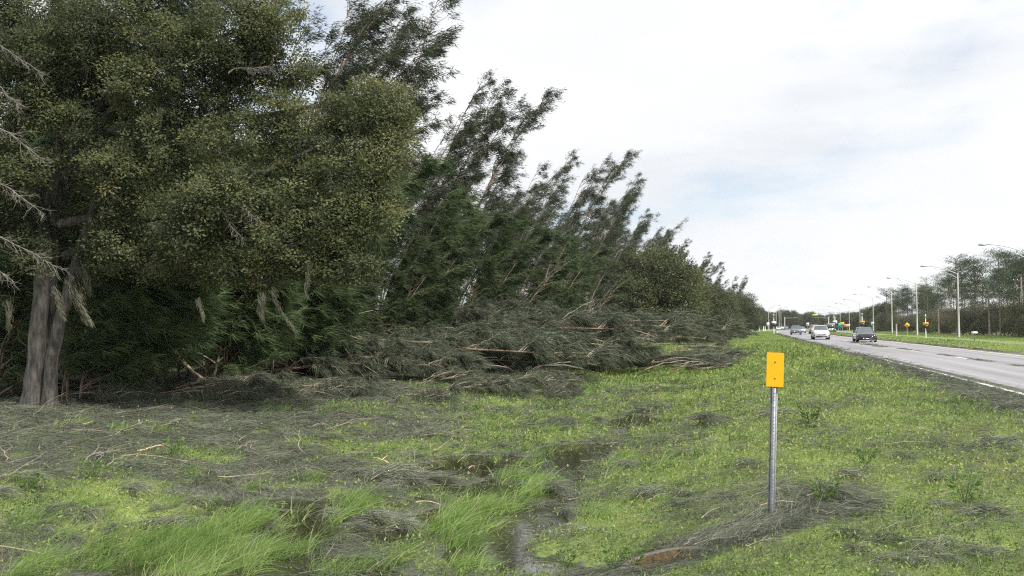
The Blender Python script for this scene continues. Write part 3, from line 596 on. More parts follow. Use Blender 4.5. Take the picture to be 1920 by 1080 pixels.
# ------------------------------------------------------------------ the big oak at the left
def oak():
    rng = np.random.default_rng(5); d0 = 20.3; bx, by = at(78, d0); bz = gz(bx, by)
    e = empty('oak_tree', 'big old oak with twin leaning trunks, hanging moss and dark wide crown at the left', 'tree', (bx, by, bz))
    def pt(px, py, d): x, y = at(px, d); return np.array([x-bx, y-by, hz(py, d)-bz])
    tg = GB()
    def stem(pts, r, nm=None, g=None, sides=14, wob=.02):
        P = np.array(pts); k = 22; t = np.linspace(0, 1, len(P)); tt = np.linspace(0, 1, k)
        Q = np.stack([np.interp(tt, t, P[:, i]) for i in range(3)], -1); ker = np.array([.25, .5, .25])
        for _ in range(3): Q[1:-1] = Q[:-2]*.25+Q[1:-1]*.5+Q[2:]*.25
        Q[1:] += rng.normal(0, wob, (k-1, 3))*.6; rad = np.interp(tt, np.linspace(0, 1, len(r)), r); (g or tg).tubes(Q, rad, sides); return Q
    stem([pt(66, 775, 20.3), pt(68, 700, 20.3), pt(74, 600, 20.3), pt(78, 520, 20.3), pt(85, 400, 20.3), pt(110, 280, 20.5), pt(100, 120, 20.6)], [.30, .205, .185, .165, .13, .09, .05])
    stem([pt(97, 775, 20.1), pt(97, 715, 20.1), pt(102, 660, 20.1), pt(113, 600, 20.1), pt(130, 540, 20.0), pt(146, 480, 19.9), pt(165, 400, 19.8), pt(200, 300, 19.6), pt(230, 180, 19.5)], [.21, .15, .14, .14, .13, .12, .10, .08, .04])
    stem([pt(88, 720, 20.7), pt(94, 600, 20.7), pt(98, 520, 20.7), pt(98, 440, 20.7), pt(100, 380, 20.7), pt(150, 240, 20.8), pt(190, 80, 21)], [.13, .12, .12, .12, .11, .07, .05])
    stem([pt(100, 380, 20.6), pt(152, 250, 20.3), pt(135, 170, 20.2), pt(120, 90, 20)], [.09, .075, .06, .04])
    stem([pt(130, 300, 20.7), pt(168, 170, 20.3), pt(178, 60, 20), pt(170, -40, 20)], [.09, .07, .055, .04])
    stem([pt(115, 350, 20.6), pt(205, 190, 20), pt(262, 140, 19.5), pt(300, 170, 19.3)], [.1, .08, .055, .03])
    tg.build('trunk', M['oakbark'], e, smooth=True)
    # main limbs to the right
    LB = [([(110, 420, 20.2), (220, 400, 19.8), (330, 370, 19.4), (440, 340, 19), (540, 300, 18.8), (600, 270, 18.7)], [.14, .12, .1, .085, .06, .03]),
          ([(180, 250, 20.5), (300, 220, 20.3), (430, 225, 20), (560, 200, 19.6), (690, 190, 19.3)], [.12, .1, .08, .05, .02]),
          ([(120, 480, 20.3), (250, 415, 19.6), (380, 440, 19), (520, 450, 18.6), (640, 480, 18.4)], [.13, .1, .08, .05, .02]),
          ([(170, 200, 20.6), (260, 100, 20.2), (390, 60, 19.8), (520, 30, 19.4)], [.12, .09, .06, .02]),
          ([(100, 420, 20.2), (50, 330, 19.6), (0, 260, 19), (-60, 200, 18.6)], [.1, .08, .06, .03])]
    for pts, r in LB:
        g = GB(); stem([pt(*p) for p in pts], r, g=g, sides=8, wob=.05); g.build('limb', M['oakbark'], e, smooth=True)
    lob = [(150, 60, 75, 19.2), (60, 200, 55, 19), (140, 230, 45, 19.2), (200, 300, 50, 19), (60, 100, 70, 19), (230, 150, 60, 19), (100, 300, 32, 19.4), (740, 190, 40, 19), (690, 160, 35, 19.2), (60, 480, 35, 19.6), (180, 480, 40, 19.8), (-40, 60, 120, 20), (60, 40, 110, 20.5), (150, 110, 95, 21), (240, 40, 100, 20), (330, 110, 105, 19.5), (430, 60, 100, 19.5), (500, 20, 75, 19.5), (480, 130, 70, 20), (330, 10, 90, 20.5), (40, 170, 80, 19.5),
           (-60, 250, 80, 19), (250, 190, 80, 21.5), (390, 190, 80, 20), (300, 270, 80, 19.4), (430, 270, 85, 19.2), (530, 220, 75, 19.5), (590, 270, 70, 19.2), (640, 210, 55, 19.3), (700, 220, 65, 19), (720, 300, 60, 18.8), (660, 320, 75, 18.6),
           (700, 390, 65, 18.6), (640, 420, 75, 18.4), (660, 490, 55, 18.3), (560, 360, 80, 18.8), (540, 450, 75, 18.4), (470, 380, 75, 18.8), (400, 370, 75, 18.2), (340, 420, 80, 18.2), (440, 470, 75, 18.7), (500, 510, 50, 18.6), (600, 500, 55, 18.5),
           (240, 340, 80, 19.4), (180, 400, 65, 20.8), (220, 450, 60, 19.4), (30, 320, 60, 19), (20, 420, 55, 19.5), (120, 350, 55, 21.5), (300, 480, 60, 19.5), (380, 500, 50, 19.5), (-50, 380, 70, 19), (160, 200, 60, 21.5), (560, 130, 40, 19.8), (745, 250, 35, 18.9)]
    cg = GB()
    bg = GB()
    for (px, py, r, d) in lob:
        c = pt(px, py, d); rr = r/F*d*.9; w = (rr/1.1)**2; ns = int(235*w); u = nrm(rng.normal(size=(ns, 3))); rad = rng.random(ns)**.3
        sc = c+u*rad[:, None]*np.array([rr, rr*.95, rr*.9])*1.06+rng.normal(0, .07, (ns, 3)); ps = 50
        idx = np.repeat(np.arange(ns), ps); n = len(idx); off = rng.normal(0, .10, (n, 3))*np.array([1, 1, .6]); D = nrm(off+rng.normal(0, .05, (n, 3)))
        tint = np.clip(.44+np.repeat(rng.normal(0, .24, ns), ps)+rng.normal(0, .05, n)+rng.normal(0, .11)+(px-300)/3500, 0, .92)
        cg.leaves(sc[idx]+off, D, rng.uniform(.05, .095, n), rng.uniform(.028, .050, n), rng, tint, face=nrm(np.repeat(nrm(u*.7+np.array([0, 0, .6])+rng.normal(0, .3, (ns, 3))), ps, 0)+rng.normal(0, .28, (n, 3))))
        nb = min(14, ns); e2 = sc[:nb]; q = np.linspace(0, 1, 5)[None, :, None]; br = (c-np.array([.3, 0, .25]))*(1-q)+e2[:, None]*q+rng.normal(0, .05, (nb, 5, 3)); bg.tubes(br, np.linspace(.022, .005, 5)[None], 4)
    cg.build('crown', M['oak'], e); bg.build('twigs', M['deadwood'], e)['kind'] = 'stuff'
    # bare dead sprays
    def spray(px, py, d, dirx, diry, L, n=26):
        g = GB(); p = pt(px, py, d); main = nrm(np.array([cy_*dirx, sy_*dirx, diry])); s = np.linspace(0, 1, 7)
        cv = p+main*(L*s)[:, None]+np.array([0, 0, -.15*L])*(s**2)[:, None]+rng.normal(0, .02, (7, 3)); g.tubes(cv, np.linspace(.017, .004, 7), 5)
        p1, d1 = lerp_curve(cv[None], np.zeros(n, int), rng.uniform(.15, 1, n)); dd = nrm(d1+rng.normal(0, .5, (n, 3))+np.array([0, 0, -.25])); q = np.linspace(0, 1, 5)
        tw = p1[:, None]+dd[:, None]*(rng.uniform(.2, .55, n)*L*.55)[:, None, None]*q[None, :, None]+rng.normal(0, .02, (n, 5, 3))*q[None, :, None]; g.tubes(tw, np.linspace(.0065, .002, 5)[None], 4)
        m = n*3; p2, d2 = lerp_curve(tw, rng.integers(0, n, m), rng.uniform(.2, 1, m)); dd = nrm(d2+rng.normal(0, .55, (m, 3))); tw = p2[:, None]+dd[:, None]*(rng.uniform(.08, .22, m))[:, None, None]*q[None, :, None]; g.tubes(tw, np.linspace(.0035, .0015, 5)[None], 4)
        g.build('dead_branch', M['deadwood'], e)
    for a in [(-40, 60, 18.2, .9, -.5, 1.3), (-50, 130, 18, .9, -.6, 1.1), (-50, 210, 18, .9, -.5, 1.5), (-30, 330, 18, .9, -.45, 1.4), (-40, 430, 18, 1, -.35, 1.7), (-60, 470, 18, .9, -.5, 1.1), (405, 385, 18.0, .5, -.6, .8), (430, 375, 18.0, .8, -.5, .8), (420, 130, 19.0, .7, .2, 1.0), (610, 310, 18.4, .4, -.8, .9), (105, 60, 19.2, .6, -.7, .9)]: spray(*a)
    # hanging moss
    def moss(px, py, d, L, w, sx=.25, n=300):
        g = GB(); p = pt(px, py, d); t = rng.random(n)*.85; a = WIND*sx
        P = p+rng.normal(0, 1, (n, 3))*w*(1-t*.7)[:, None]+np.stack([.09*np.sin(t*5+px), .04*np.cos(t*7+px), 0*t], -1)*L+(a+np.array([0, 0, -1.]))*(t*L)[:, None]; D = nrm(a+np.array([0, 0, -1.])+rng.normal(0, .16, (n, 3)))
        g.ribbons(P, D, rng.uniform(.06, .16, n), .007, a*.3, 2, rng.random(n), rng=rng); g.build('moss', M['moss'], e)['kind'] = 'stuff'
    for a in [(128, 520, 19.4, 1.2, .07, .42), (140, 540, 19.3, .95, .05, .5), (95, 540, 19.5, .8, .05, .5), (150, 500, 19.6, .7, .07, .35), (512, 540, 18, 1.1, .035, .45), (485, 550, 18, .6, .05, .2), (572, 490, 18, .8, .035, .08), (290, 200, 19.0, .5, .05, .1), (375, 560, 18.4, .5, .03, .1), (12, 560, 19, .8, .05, .1)]: moss(*a)
oak()

# ------------------------------------------------------------------ round broadleaf trees at the middle of the row
def roundtree(seed, H, rw, nl, per, lL, lW):
    rng = np.random.default_rng(seed); lobes = []
    for i in range(nl):
        t = (i+.5)/nl; z = H*(.16+.76*t); rad = rw*math.sqrt(max(.05, 1-((z-H*.45)/(H*.56))**2))*.72; a = i*2.4+rng.normal(0, .4)
        lobes.append(((math.cos(a)*rad, math.sin(a)*rad, z), rw*rng.uniform(.34, .5), 1))
    lobes.append(((0, 0, H*.5), rw*.6, 1.5))
    return lobed(seed, lobes, per, lL, lW, [(0, 0, -.2), (.05, 0, H*.15), (.1, .05, H*.35), (0, .1, H*.6)], H*.025, sprig=.2*H/9, per_sprig=20)
RT = [proto(*roundtree(s, 10, 5.2, 26, 2600, .26, .12), M['oakbark'], M['olive']) for s in (201, 202)]
ROUND = [(1222, 100, 10.6, 0, 'round dark green broadleaf tree standing behind the second debris heap', 1), (1268, 108, 9.0, 1, 'smaller dark round tree joined to the right of the largest round tree', .85), (1325, 160, 9.4, 0, 'olive yellow round tree between dark trees near the far end of the row', .95), (1180, 100, 6.5, 1, 'low dark broadleaf shrub tree left of the largest round tree', .8),
         (1378, 215, 10.2, 1, 'dark spreading tree at the far end of the row beside the verge', 1.1), (1355, 190, 8.5, 0, 'dark shrubby tree just right of the olive yellow one', .9), (1398, 262, 8, 0, 'last low rounded tree of the row before the sky', 1.05)]
for (px, d, H, p, lab, sx) in ROUND:
    x, y = at(px, d); e = plant(RT[p], 'broadleaf_tree', lab, 'tree', (x, y, gz(x, y)), rnd.uniform(0, 6), H/10, None, sxy=sx)

# ------------------------------------------------------------------ fallen trees
def fallen(seed, L, nb, ntw, nneed, nlen, nwid, up=1.0, pale=.5, tr0=.13):
    rng = np.random.default_rng(seed); k = 16; t = np.linspace(0, 1, k)
    tr = np.stack([L*t, rng.normal(0, .03, k).cumsum()*L*.12, .25+up*np.sin(t*math.pi)*.7+rng.normal(0, .02, k).cumsum()], -1)[None]
    tr2 = tr*np.array([.8, 1, 1])+np.array([.5, .9, .15])+np.stack([t*0, t*.8, t*.3], -1)[None]
    tr = np.concatenate([tr, tr2]); tg = GB(); tg.tubes(tr, (tr0*(1-t*.85))[None]*np.array([[1], [.7]]), 7)
    n = nb; si = rng.integers(0, 2, n); t0 = .18+.8*rng.random(n); p0, d0 = lerp_curve(tr, si, t0)
    az = rng.uniform(-1.9, 1.9, n); d = nrm(np.stack([rng.uniform(.35, 1.1, n), np.sin(az)*.9, np.cos(az)*.75*up+.15], -1)); Lb = rng.uniform(.9, 3.0, n)*(1-.4*t0)
    s = np.linspace(0, 1, 8); bw = p0[:, None]+d[:, None]*(Lb[:, None]*s)[:, :, None]+np.array([.1, 0, -.42])*(Lb[:, None]*s**2)[:, :, None]+rng.normal(0, .025, (n, 8, 3)).cumsum(1)*Lb[:, None, None]*.5
    bw[:, :, 2] = np.maximum(bw[:, :, 2], .04); h = int(n*pale)
    bg = GB(); bg.tubes(bw, (.013+.0095*Lb)[:, None]*(1-.8*s)[None], 5)
    # whippy bare secondary twigs
    m = n*3; p2, d2 = lerp_curve(bw, rng.integers(0, n, m), rng.uniform(.25, .95, m)); dd = nrm(d2*.8+rng.normal(0, .45, (m, 3))+np.array([.2, 0, .1])); q = np.linspace(0, 1, 6)
    Lw = rng.uniform(.3, 1.3, m); tw = p2[:, None]+dd[:, None]*(Lw[:, None]*q)[:, :, None]+np.array([.1, 0, -.35])*(Lw[:, None]*q**2)[:, :, None]; tw[:, :, 2] = np.maximum(tw[:, :, 2], .03)
    bg.tubes(tw, np.linspace(.010, .003, 6)[None], 4)
    c = n*ntw; bi = rng.integers(0, n, c); p3, d3 = lerp_curve(bw, bi, rng.uniform(.3, 1, c)); tdir = nrm(d3*.6+rng.normal(0, .5, (c, 3))+np.array([.3, 0, .1])); Lt = rng.uniform(.2, .7, c)
    ti = np.repeat(np.arange(c), nneed); qn = len(ti); P = p3[ti]+tdir[ti]*(Lt[ti]*rng.random(qn))[:, None]+rng.normal(0, .03, (qn, 3))
    D = nrm(tdir[ti]*.6+np.array([.25, 0, -.35])+rng.normal(0, .26, (qn, 3))); P[:, 2] = np.maximum(P[:, 2], .08)
    tint = np.clip(.4+np.repeat(rng.normal(0, .17, c), nneed)+rng.normal(0, .13, qn), 0, .9); tint[rng.random(qn) < .02] = 1
    Ln = rng.uniform(.6, 1.2, qn)*nlen; bend = np.array([.05, 0, -.38])*np.ones((qn, 3)); zt = P[:, 2]+D[:, 2]*Ln+bend[:, 2]*Ln; low = zt < 0; D[low, 2] = np.maximum(D[low, 2], -.05); bend[low, 2] = -.05
    cg = GB(); cg.ribbons(P, D, Ln, nwid*rng.uniform(.7, 1.3, qn), bend, 2, tint, rng=rng)
    return tg.mesh('trunk', [M['redbark']], True), bg.mesh('branches', [M['palebark']], True), cg.mesh('needles', [M['drop']])
FT = [fallen(300+i, L, nb, 17, 14, .46, .021, up) for i, (L, nb, up) in enumerate([(15, 62, 1.1), (12, 60, .8), (10, 58, 1.3)])]
FS = [fallen(320+i, 4.0, 20, 16, 22, .36, .013, .35, tr0=.035) for i in range(2)]
def lay(p, loc, rz, sc, label, group=None, tilt=0, roll=0, name='fallen_tree', cat='fallen tree'):
    e = empty(name, label, cat, loc, rz, group, sc); e.rotation_euler = (roll, tilt, rz)
    for nm, me in zip(('trunk', 'branches', 'needles'), p): link(nm, me, e)
    return e
HEAP = 'storm-felled pines heaped across the ditch bank'
heap = [(440, 30.5, -.1, 16, 1, .7, -2, 'small fallen pine farthest left, reaching toward the heap from under the oak'), (500, 31, -.05, 10, 2, .75, -1, 'low fallen pine between the slanting pole and the heap'), (540, 33, .0, 22, 0, .7, -1, 'fallen pine with long bare limbs at the left foot of the heap'), (470, 33.5, .0, 14, 0, .9, -2, 'fallen pine at the left end of the big heap, bare limbs sloping down right'),
 (560, 36, .1, 8, 1, 1.0, -3, 'fallen pine lying in front of the young pines at left of heap'),
 (620, 34.5, .0, 20, 1, .95, 0, 'fallen pine on the near edge of the heap beside the flat needle mat'),
 (640, 39, .4, 12, 0, 1.0, -4, 'fallen pine across the middle of the heap, long red-brown trunk showing'),
 (720, 37, .1, 16, 2, 1.1, 0, 'fallen pine low in the heap with pale arching twigs'),
 (760, 41, .7, 18, 0, 1.05, -3, 'fallen pine on top of the heap with upright bare twigs'),
 (790, 38.5, .0, 18, 1, .85, 1, 'fallen pine whose drooping crown makes the front right mound'),
 (700, 44, .9, 10, 2, 1.1, -3, 'fallen pine behind the crest of the heap against the standing pines'),
 (870, 43, .2, 22, 0, .66, 2, 'fallen pine pointing right toward the marker sign along the heap top'),
 (930, 40.5, 0, 20, 2, .66, 1, 'fallen pine near the right foot of the heap above bright grass'),
 (830, 47, .9, 16, 0, .78, -2, 'fallen pine forming the highest crest of the heap'),
 (980, 45, .0, 22, 1, .58, 2, 'fallen pine tapering to the right tip of the big heap'),
 (590, 41, .5, 5, 2, 1.2, 0, 'fallen pine tangled among the young pines above the raw broken stem'),
 (1010, 52, .0, 18, 0, .48, 0, 'fallen pine behind the right tip of the big heap')]
for (px, d, dz, rz, p, sc, tl, lab) in heap:
    x, y = at(px, d); e_ = lay(FT[p], (x, y, gz(x, y)+dz*(.8 if px < 780 else .5)), R(rz), sc, lab, HEAP, R(tl)); e_.scale = (sc, sc, sc*(.85 if px < 780 else .62))
for (px, d, dz, rz, p, sc) in [(1180, 78, .2, 30, 0, .95), (1190, 86, .6, 35, 1, 1.1), (1215, 92, .5, 25, 2, 1.2), (1225, 80, 0, 45, 1, 1.0), (1250, 98, .4, 35, 0, 1.0), (1265, 90, 0, 40, 2, 1.1), (1285, 108, .3, 35, 1, 1.1), (1310, 120, .1, 42, 0, .85), (1330, 138, .3, 40, 0, .95), (1345, 150, .1, 50, 2, 1.1)]:
    x, y = at(px, d); lay(FT[p], (x, y, gz(x, y)+dz*.5), R(rz), sc*.66, 'grey fallen pine in the second heap below the round trees', 'fallen pines of the second heap')
SPUR = 'torn pine limbs lying in the grass right of the heap'
for i, (px, d, rz, sc, lab) in enumerate([(1195, 40, 30, 1.1, 'torn limb with long whitish twigs spread over the grass'), (1215, 43.5, 22, 1.3, 'torn limb with brown split wood beside the right foot of heap'), (1265, 45, 25, 1.1, 'torn limb with three dark tufts in a row'), (1320, 46.5, 30, .9, 'torn limb ending in the tuft nearest the marker sign'), (1240, 38.5, 12, .9, 'torn limb nearest the viewer right of the heap'), (1240, 56, 30, 1.3, 'torn limb between the two heaps'), (1160, 42, 18, 1.2, 'torn limb tucked against the front right mound'), (1300, 41.5, 10, .8, 'thin torn limb in front of the dark tufts')]):
    x, y = at(px, d); e_ = lay(FS[i % 2], (x, y, gz(x, y)), R(rz), sc, lab, SPUR, name='torn_branch', cat='branch'); e_.scale = (sc, sc, sc*.55)
# low torn branches over the needle mat in front of the heap
for i in range(26):
    px = rnd.uniform(300, 1000) if i > 4 else rnd.uniform(-40, 330); d = rnd.uniform(23, 33) if px > 560 else rnd.uniform(22, 29.5)
    if px < 330: d = rnd.uniform(21.5, 25)
    x, y = at(px, d); lay(FS[i % 2], (x, y, gz(x, y)-.02), rnd.uniform(-.5, 1.2), rnd.uniform(.32, .6), 'small torn pine limb with grey tufts on the needle mat before the young pines', 'small torn limbs before the young pines', name='torn_branch', cat='branch')

# needle tufts: loose sprays of branchlets lying on the grass
def tuft(seed, n=230, L=.36, w=.0048):
    rng = np.random.default_rng(seed); g = GB(); a = rng.normal(0, .55, n)+np.where(rng.random(n) < .3, 2.4, 0); r = rng.random(n)**.7*.16
    P = np.stack([r*np.cos(a*2+1)-.1, r*np.sin(a*3), .02+rng.random(n)*.10], -1); D = nrm(np.stack([np.cos(a), np.sin(a), rng.uniform(.0, .55, n)], -1))
    g.ribbons(P, D, rng.uniform(.5, 1.2, n)*L, w, np.array([0, 0, -.5])+rng.normal(0, .12, (n, 3)), 3, np.clip(.5+rng.normal(0, .2, n), 0, .95), rng=rng)
    b = GB(); s = np.linspace(0, 1, 6); b.tubes(np.stack([-.25+s*.5, .05*np.sin(s*4), .03+.05*np.sin(s*3.1)], -1), np.linspace(.006, .003, 6), 4)
    return g.mesh('needles', [M['litter']]), b.mesh('twig', [M['palebark']])
TF = [tuft(400+i) for i in range(4)]
def drop_tuft(px, py, sc, lab, grp, rz=None, dz=0):
    x, y = gp(px, py)
    e = empty('needle_tuft', lab, 'needle tuft', (x, y, max(float(terrain(x, y)), WATER)+dz), rnd.uniform(-.6, 1.6) if rz is None else rz, grp, sc)
    e.scale = (sc*rnd.uniform(.8, 1.3), sc*rnd.uniform(.6, 1.1), sc*rnd.uniform(.7, 1.2))
    for nm, me in zip(('needles', 'twig'), TF[rnd.randrange(4)]): link(nm, me, e)
for (px, py, sc, lab) in [(1560, 945, 1.15, 'largest dark needle tuft right of the sign post base'), (1585, 970, .8, 'needle tuft just below the largest one right of the post'), (1740, 1030, .9, 'needle tuft with pale twigs near the bottom right'), (1870, 850, 1.3, 'dark needle tuft on the turf at the right edge'), (1460, 785, 1.6, 'upright needle tuft directly behind the sign post'), (1325, 800, 2.0, 'tall grey needle tuft left of the sign post'),
     (1520, 800, 1.2, 'small needle tuft beside a leafy weed behind the post'), (740, 905, 1.5, 'big combed needle tuft by the peeled stick in the ditch'), (830, 905, 1.2, 'needle tuft at the water edge right of the peeled stick'), (680, 900, 1.2, 'needle tuft left of the peeled stick in the ditch'), (815, 825, 1.3, 'rounded dark tuft above the open water'), (770, 860, 1.0, 'flat dark tuft left of the open water'), (880, 700, 2.4, 'shaggy tuft at the foot of the debris heap'),
     (1610, 700, 1.6, 'needle tuft on the sunny turf near the road shoulder'), (1820, 755, 1.5, 'flat dark needle tuft by the road shoulder'), (1590, 905, .9, 'small tuft between the post and the road'), (1220, 935, 1.0, 'spread needle tuft above the culvert mouth'), (980, 915, .8, 'tuft on the edge of the tall ditch grass'), (1560, 820, 1.1, 'dark clump uphill of the sign post'), (520, 860, 1.1, 'grey needle tuft among weeds left of the ditch')]:
    drop_tuft(px, py, sc, lab, None)
for i in range(48):
    px, py = rnd.uniform(1050, 1915), rnd.uniform(690, 1060)
    x, y = gp(px, py)
    if x > 4.8 or (1380 < px < 1500 and py > 900) or (1120 < px < 1400 and py > 1000): continue
    drop_tuft(px, py, rnd.uniform(.45, 1.0), 'small grey needle tuft flattened on the turf right of the ditch', 'small needle tufts on the right hand turf')
for i in range(80):
    px, py = rnd.uniform(-10, 1050), rnd.uniform(735, 1000)
    drop_tuft(px, py, rnd.uniform(.5, 1.15), 'grey needle tuft lying on the matted left bank of the ditch', 'needle tufts on the left bank')
g = GB(); rng = np.random.default_rng(77)   # debris line left by traffic between the lanes and along the median edge
def lane_debris(u0, y0, y1, n, wid, h):
    Y = rng.uniform(y0, y1, n); clump = vnoise(Y*0, Y, 2.2, 101)*.6+vnoise(Y*0, Y, .5, 102)*.4; k = clump > .53; Y = Y[k]; n = len(Y); u = u0+rng.normal(0, wid, n)*(.4+clump[k]); X = u+roadoff(Y)
    a = rng.normal(1.6, .8, n); D = nrm(np.stack([np.cos(a), np.sin(a), rng.uniform(0, .25, n)], -1)); d = np.maximum(Y, 12)
    g.ribbons(np.stack([X, Y, .03+rng.random(n)*h*clump[k]], -1), D, rng.uniform(.15, .4, n), .0006*d, np.array([0, 0, -.2])*np.ones((n, 3)), 1, np.clip(rng.normal(.55, .25, n), 0, 1), rng=rng)
lane_debris(9.45, 14, 62, 7000, .07, .04); lane_debris(9.0, 62, 80, 1500, .25, .12); lane_debris(13.75, 10, 200, 30000, .25, .10); lane_debris(5.2, 40, 200, 16000, .2, .08)
tag(g.build('road_debris', M['litter']), 'brown grey needles swept into lines on the asphalt', 'needle litter', kind='stuff')

# ------------------------------------------------------------------ sticks
def stick(px, py, L, ang, label, m='palebark', r=.008, fork=0, lift=.03, wig=.12, group=None, rise=0.):
    x, y = gp(px, py); z = max(float(terrain(x, y)), WATER)
    rs = np.random.default_rng(int(px*7+py)); s = np.linspace(0, 1, 9); a = R(ang)+YAW
    w = rs.normal(0, wig, 9).cumsum(); w -= w.mean(); px_ = (s-.5)*L; py_ = w*L*.35
    X = px_*math.cos(a)-py_*math.sin(a); Y = px_*math.sin(a)+py_*math.cos(a); Zl = terrain(x+X, y+Y)-z
    Zl = np.maximum(Zl, WATER-z)+lift+rise*s*L+.02*np.sin(s*3.1)
    g = GB(); P = np.stack([X, Y, Zl], -1); g.tubes(P, np.linspace(r, r*.4, 9), 6)
    for f in range(fork):
        i = 3+2*f; b = a+rs.choice([-1, 1])*rs.uniform(.4, .9); q = np.linspace(0, 1, 5); g.tubes(np.stack([P[i, 0]+np.cos(b)*q*L*.35, P[i, 1]+np.sin(b)*q*L*.35, P[i, 2]+q*L*.08+.0*q], -1), np.linspace(r*.6, r*.25, 5), 5)
    tag(g.build('fallen_stick', M[m], loc=(x, y, z)), label, 'stick', group)
SK = [(290, 845, .75, 60, 'peeled orange stick bent like a hook among the needles', 'rawwood', .016, 1, .05, .25), (330, 865, 1.5, 8, 'long pale twig snaking across the left needle mat', 'palebark', .010, 0, .04, .12), (228, 868, .8, 75, 'forked pale twig left of the hooked orange stick', 'palebark', .010, 1, .05, .2),
      (715, 880, .55, 120, 'peeled orange stick standing in the big ditch tuft', 'rawwood', .013, 1, .12, .12), (805, 953, .32, -12, 'short orange splinter right of the tall ditch grass', 'rawwood', .010, 0, .04, .06), (885, 885, .2, 60, 'small pale splinter at the open water', 'rawwood', .009, 0, .06, .1),
      (1380, 850, .5, 115, 'thin reddish stick left of the sign post', 'palebark', .009, 0, .05, .12), (1455, 957, .34, -14, 'peeled twig leaning on the foot of the sign post', 'rawwood', .007, 0, .04, .1), (1500, 935, .2, 50, 'pale twig with a broken white end right of the post', 'deadwood', .004, 0, .05, .05),
      (50, 1040, 1.0, -8, 'long grey stick at the lower left edge over dark water', 'palebark', .010, 0, .05, .08), (150, 905, .35, 110, 'short upright pale twig among left weeds', 'deadwood', .008, 1, .05, .2), (310, 880, .5, 20, 'slightly bowed tan twig right of the hooked stick', 'palebark', .008, 0, .05, .12),
      (20, 875, .4, -25, 'pale twig at the left edge of the needle mat', 'deadwood', .009, 0, .04, .15), (390, 950, .22, 120, 'short pale stick above the tall grass clump', 'rawwood', .009, 0, .06, .05), (320, 945, .1, 90, 'tiny white upright splinter', 'deadwood', .008, 0, .05, .02),
      (135, 840, .5, 80, 'straight pale twig standing up left of the oak shadow edge', 'deadwood', .006, 0, .05, .04), (165, 805, .5, 100, 'peeled orange splinter with twig at the shadow edge', 'rawwood', .014, 1, .06, .2), (130, 770, .8, -30, 'thin fallen twig right of the oak roots', 'deadwood', .01, 1, .06, .1),
      (1100, 935, .5, 12, 'thin tan stick in the turf above the culvert', 'palebark', .006, 0, .04, .08), (1280, 858, .22, 110, 'small crooked twig left of the thin reddish stick', 'palebark', .006, 0, .05, .12), (1230, 835, .4, 60, 'thin pale twig on the turf above the ditch water', 'palebark', .006, 0, .05, .12),
      (1085, 775, .3, 80, 'curled pale twig in the green above the water', 'palebark', .012, 0, .05, .2), (1150, 838, .3, 5, 'small tan twig at the right edge of the open water', 'palebark', .008, 0, .04, .08), (1920, 960, .6, -12, 'pale twig running off the right edge', 'palebark', .006, 0, .04, .1),
      (1670, 1000, .5, 40, 'pale curved twig at the lower right turf', 'deadwood', .005, 1, .06, .15), (1700, 850, .6, 5, 'thin bowed twig on the turf below the road shoulder', 'palebark', .006, 0, .08, .15), (1330, 985, .3, 35, 'short tan twig lying on the combed needles', 'palebark', .005, 0, .1, .05), (1190, 1005, .18, 30, 'bleached twig just above the culvert mouth', 'deadwood', .006, 1, .05, .1)]
for a in SK: stick(*a[:10])
for i in range(85):
    px = rnd.uniform(0, 1000); py = rnd.uniform(745, 920)
    stick(px, py, rnd.uniform(.25, .9)*(1 if py > 820 else 1.5), rnd.uniform(-30, 40) if rnd.random() < .45 else rnd.uniform(40, 140), 'thin pale bare twig scattered on the grey needle mat of the left bank', rnd.choice(['palebark', 'deadwood', 'palebark']), rnd.uniform(.003, .009), rnd.choice([0, 1, 1, 2]), rnd.uniform(.03, .09), .15, 'pale twigs on the left needle mat', rise=rnd.choice([0, 0, .15, .35]))
for i in range(34):
    px = rnd.uniform(1080, 1910); py = rnd.uniform(740, 1060); x, y = gp(px, py)
    if x > 4.8: continue
    stick(px, py, rnd.uniform(.12, .45), rnd.uniform(-40, 90), 'tiny pale twig caught in the turf of the right slope', 'palebark', rnd.uniform(.003, .006), rnd.choice([0, 1]), .05, .18, 'tiny twigs on the right slope')
# larger broken poles
def pole_log(p0, p1, r0, r1, label, m, bend=.1, n=12, grp=None):
    a = np.array(p0, float); b = np.array(p1, float); s = np.linspace(0, 1, n)[:, None]; L = np.linalg.norm(b-a)
    P = (b-a)*s+np.array([0, 0, 1.])*(np.sin(s*3.14)*bend*L*.3)+np.random.default_rng(int(abs(p0[0]*10))).normal(0, .012, (n, 3))*L*.3; g = GB(); g.tubes(P, np.linspace(r0, r1, n), 8)
    g.box((-r0*.2, -r0*.5, -r0*.6), (r0*.2, r0*.4, r0*1.2))
    tag(g.build('broken_stem', M[m], loc=tuple(a), smooth=True), label, 'broken stem', grp)
def thin_stems():
    rs = random.Random(21)
    for i in range(30):
        px = rs.uniform(520, 1120); py = rs.uniform(612, 690); f = (py-600)/95; d = 39.5-f*7.5+(px-700)/400; L = rs.uniform(60, 200); dy = rs.uniform(-16, 22)
        a = P3(px, py, d); b = P3(px+L, py+dy, d+rs.uniform(-.3, 1.2)); pole_log(a, b, rs.uniform(.018, .05), rs.uniform(.008, .02), 'long thin bare stem lying across the face of the debris heap', rs.choice(['palebark', 'redbark', 'palebark', 'deadwood']), rs.uniform(-.05, .35), grp='thin bare stems on the heap')
def P3(px, py, d): x, y = at(px, d); return (x, y, hz(py, d))
pole_log(P3(323, 652, 26), P3(415, 728, 25.2), .065, .035, 'slanting broken tan pole propped against small branches under the oak', 'rawwood', -.25)
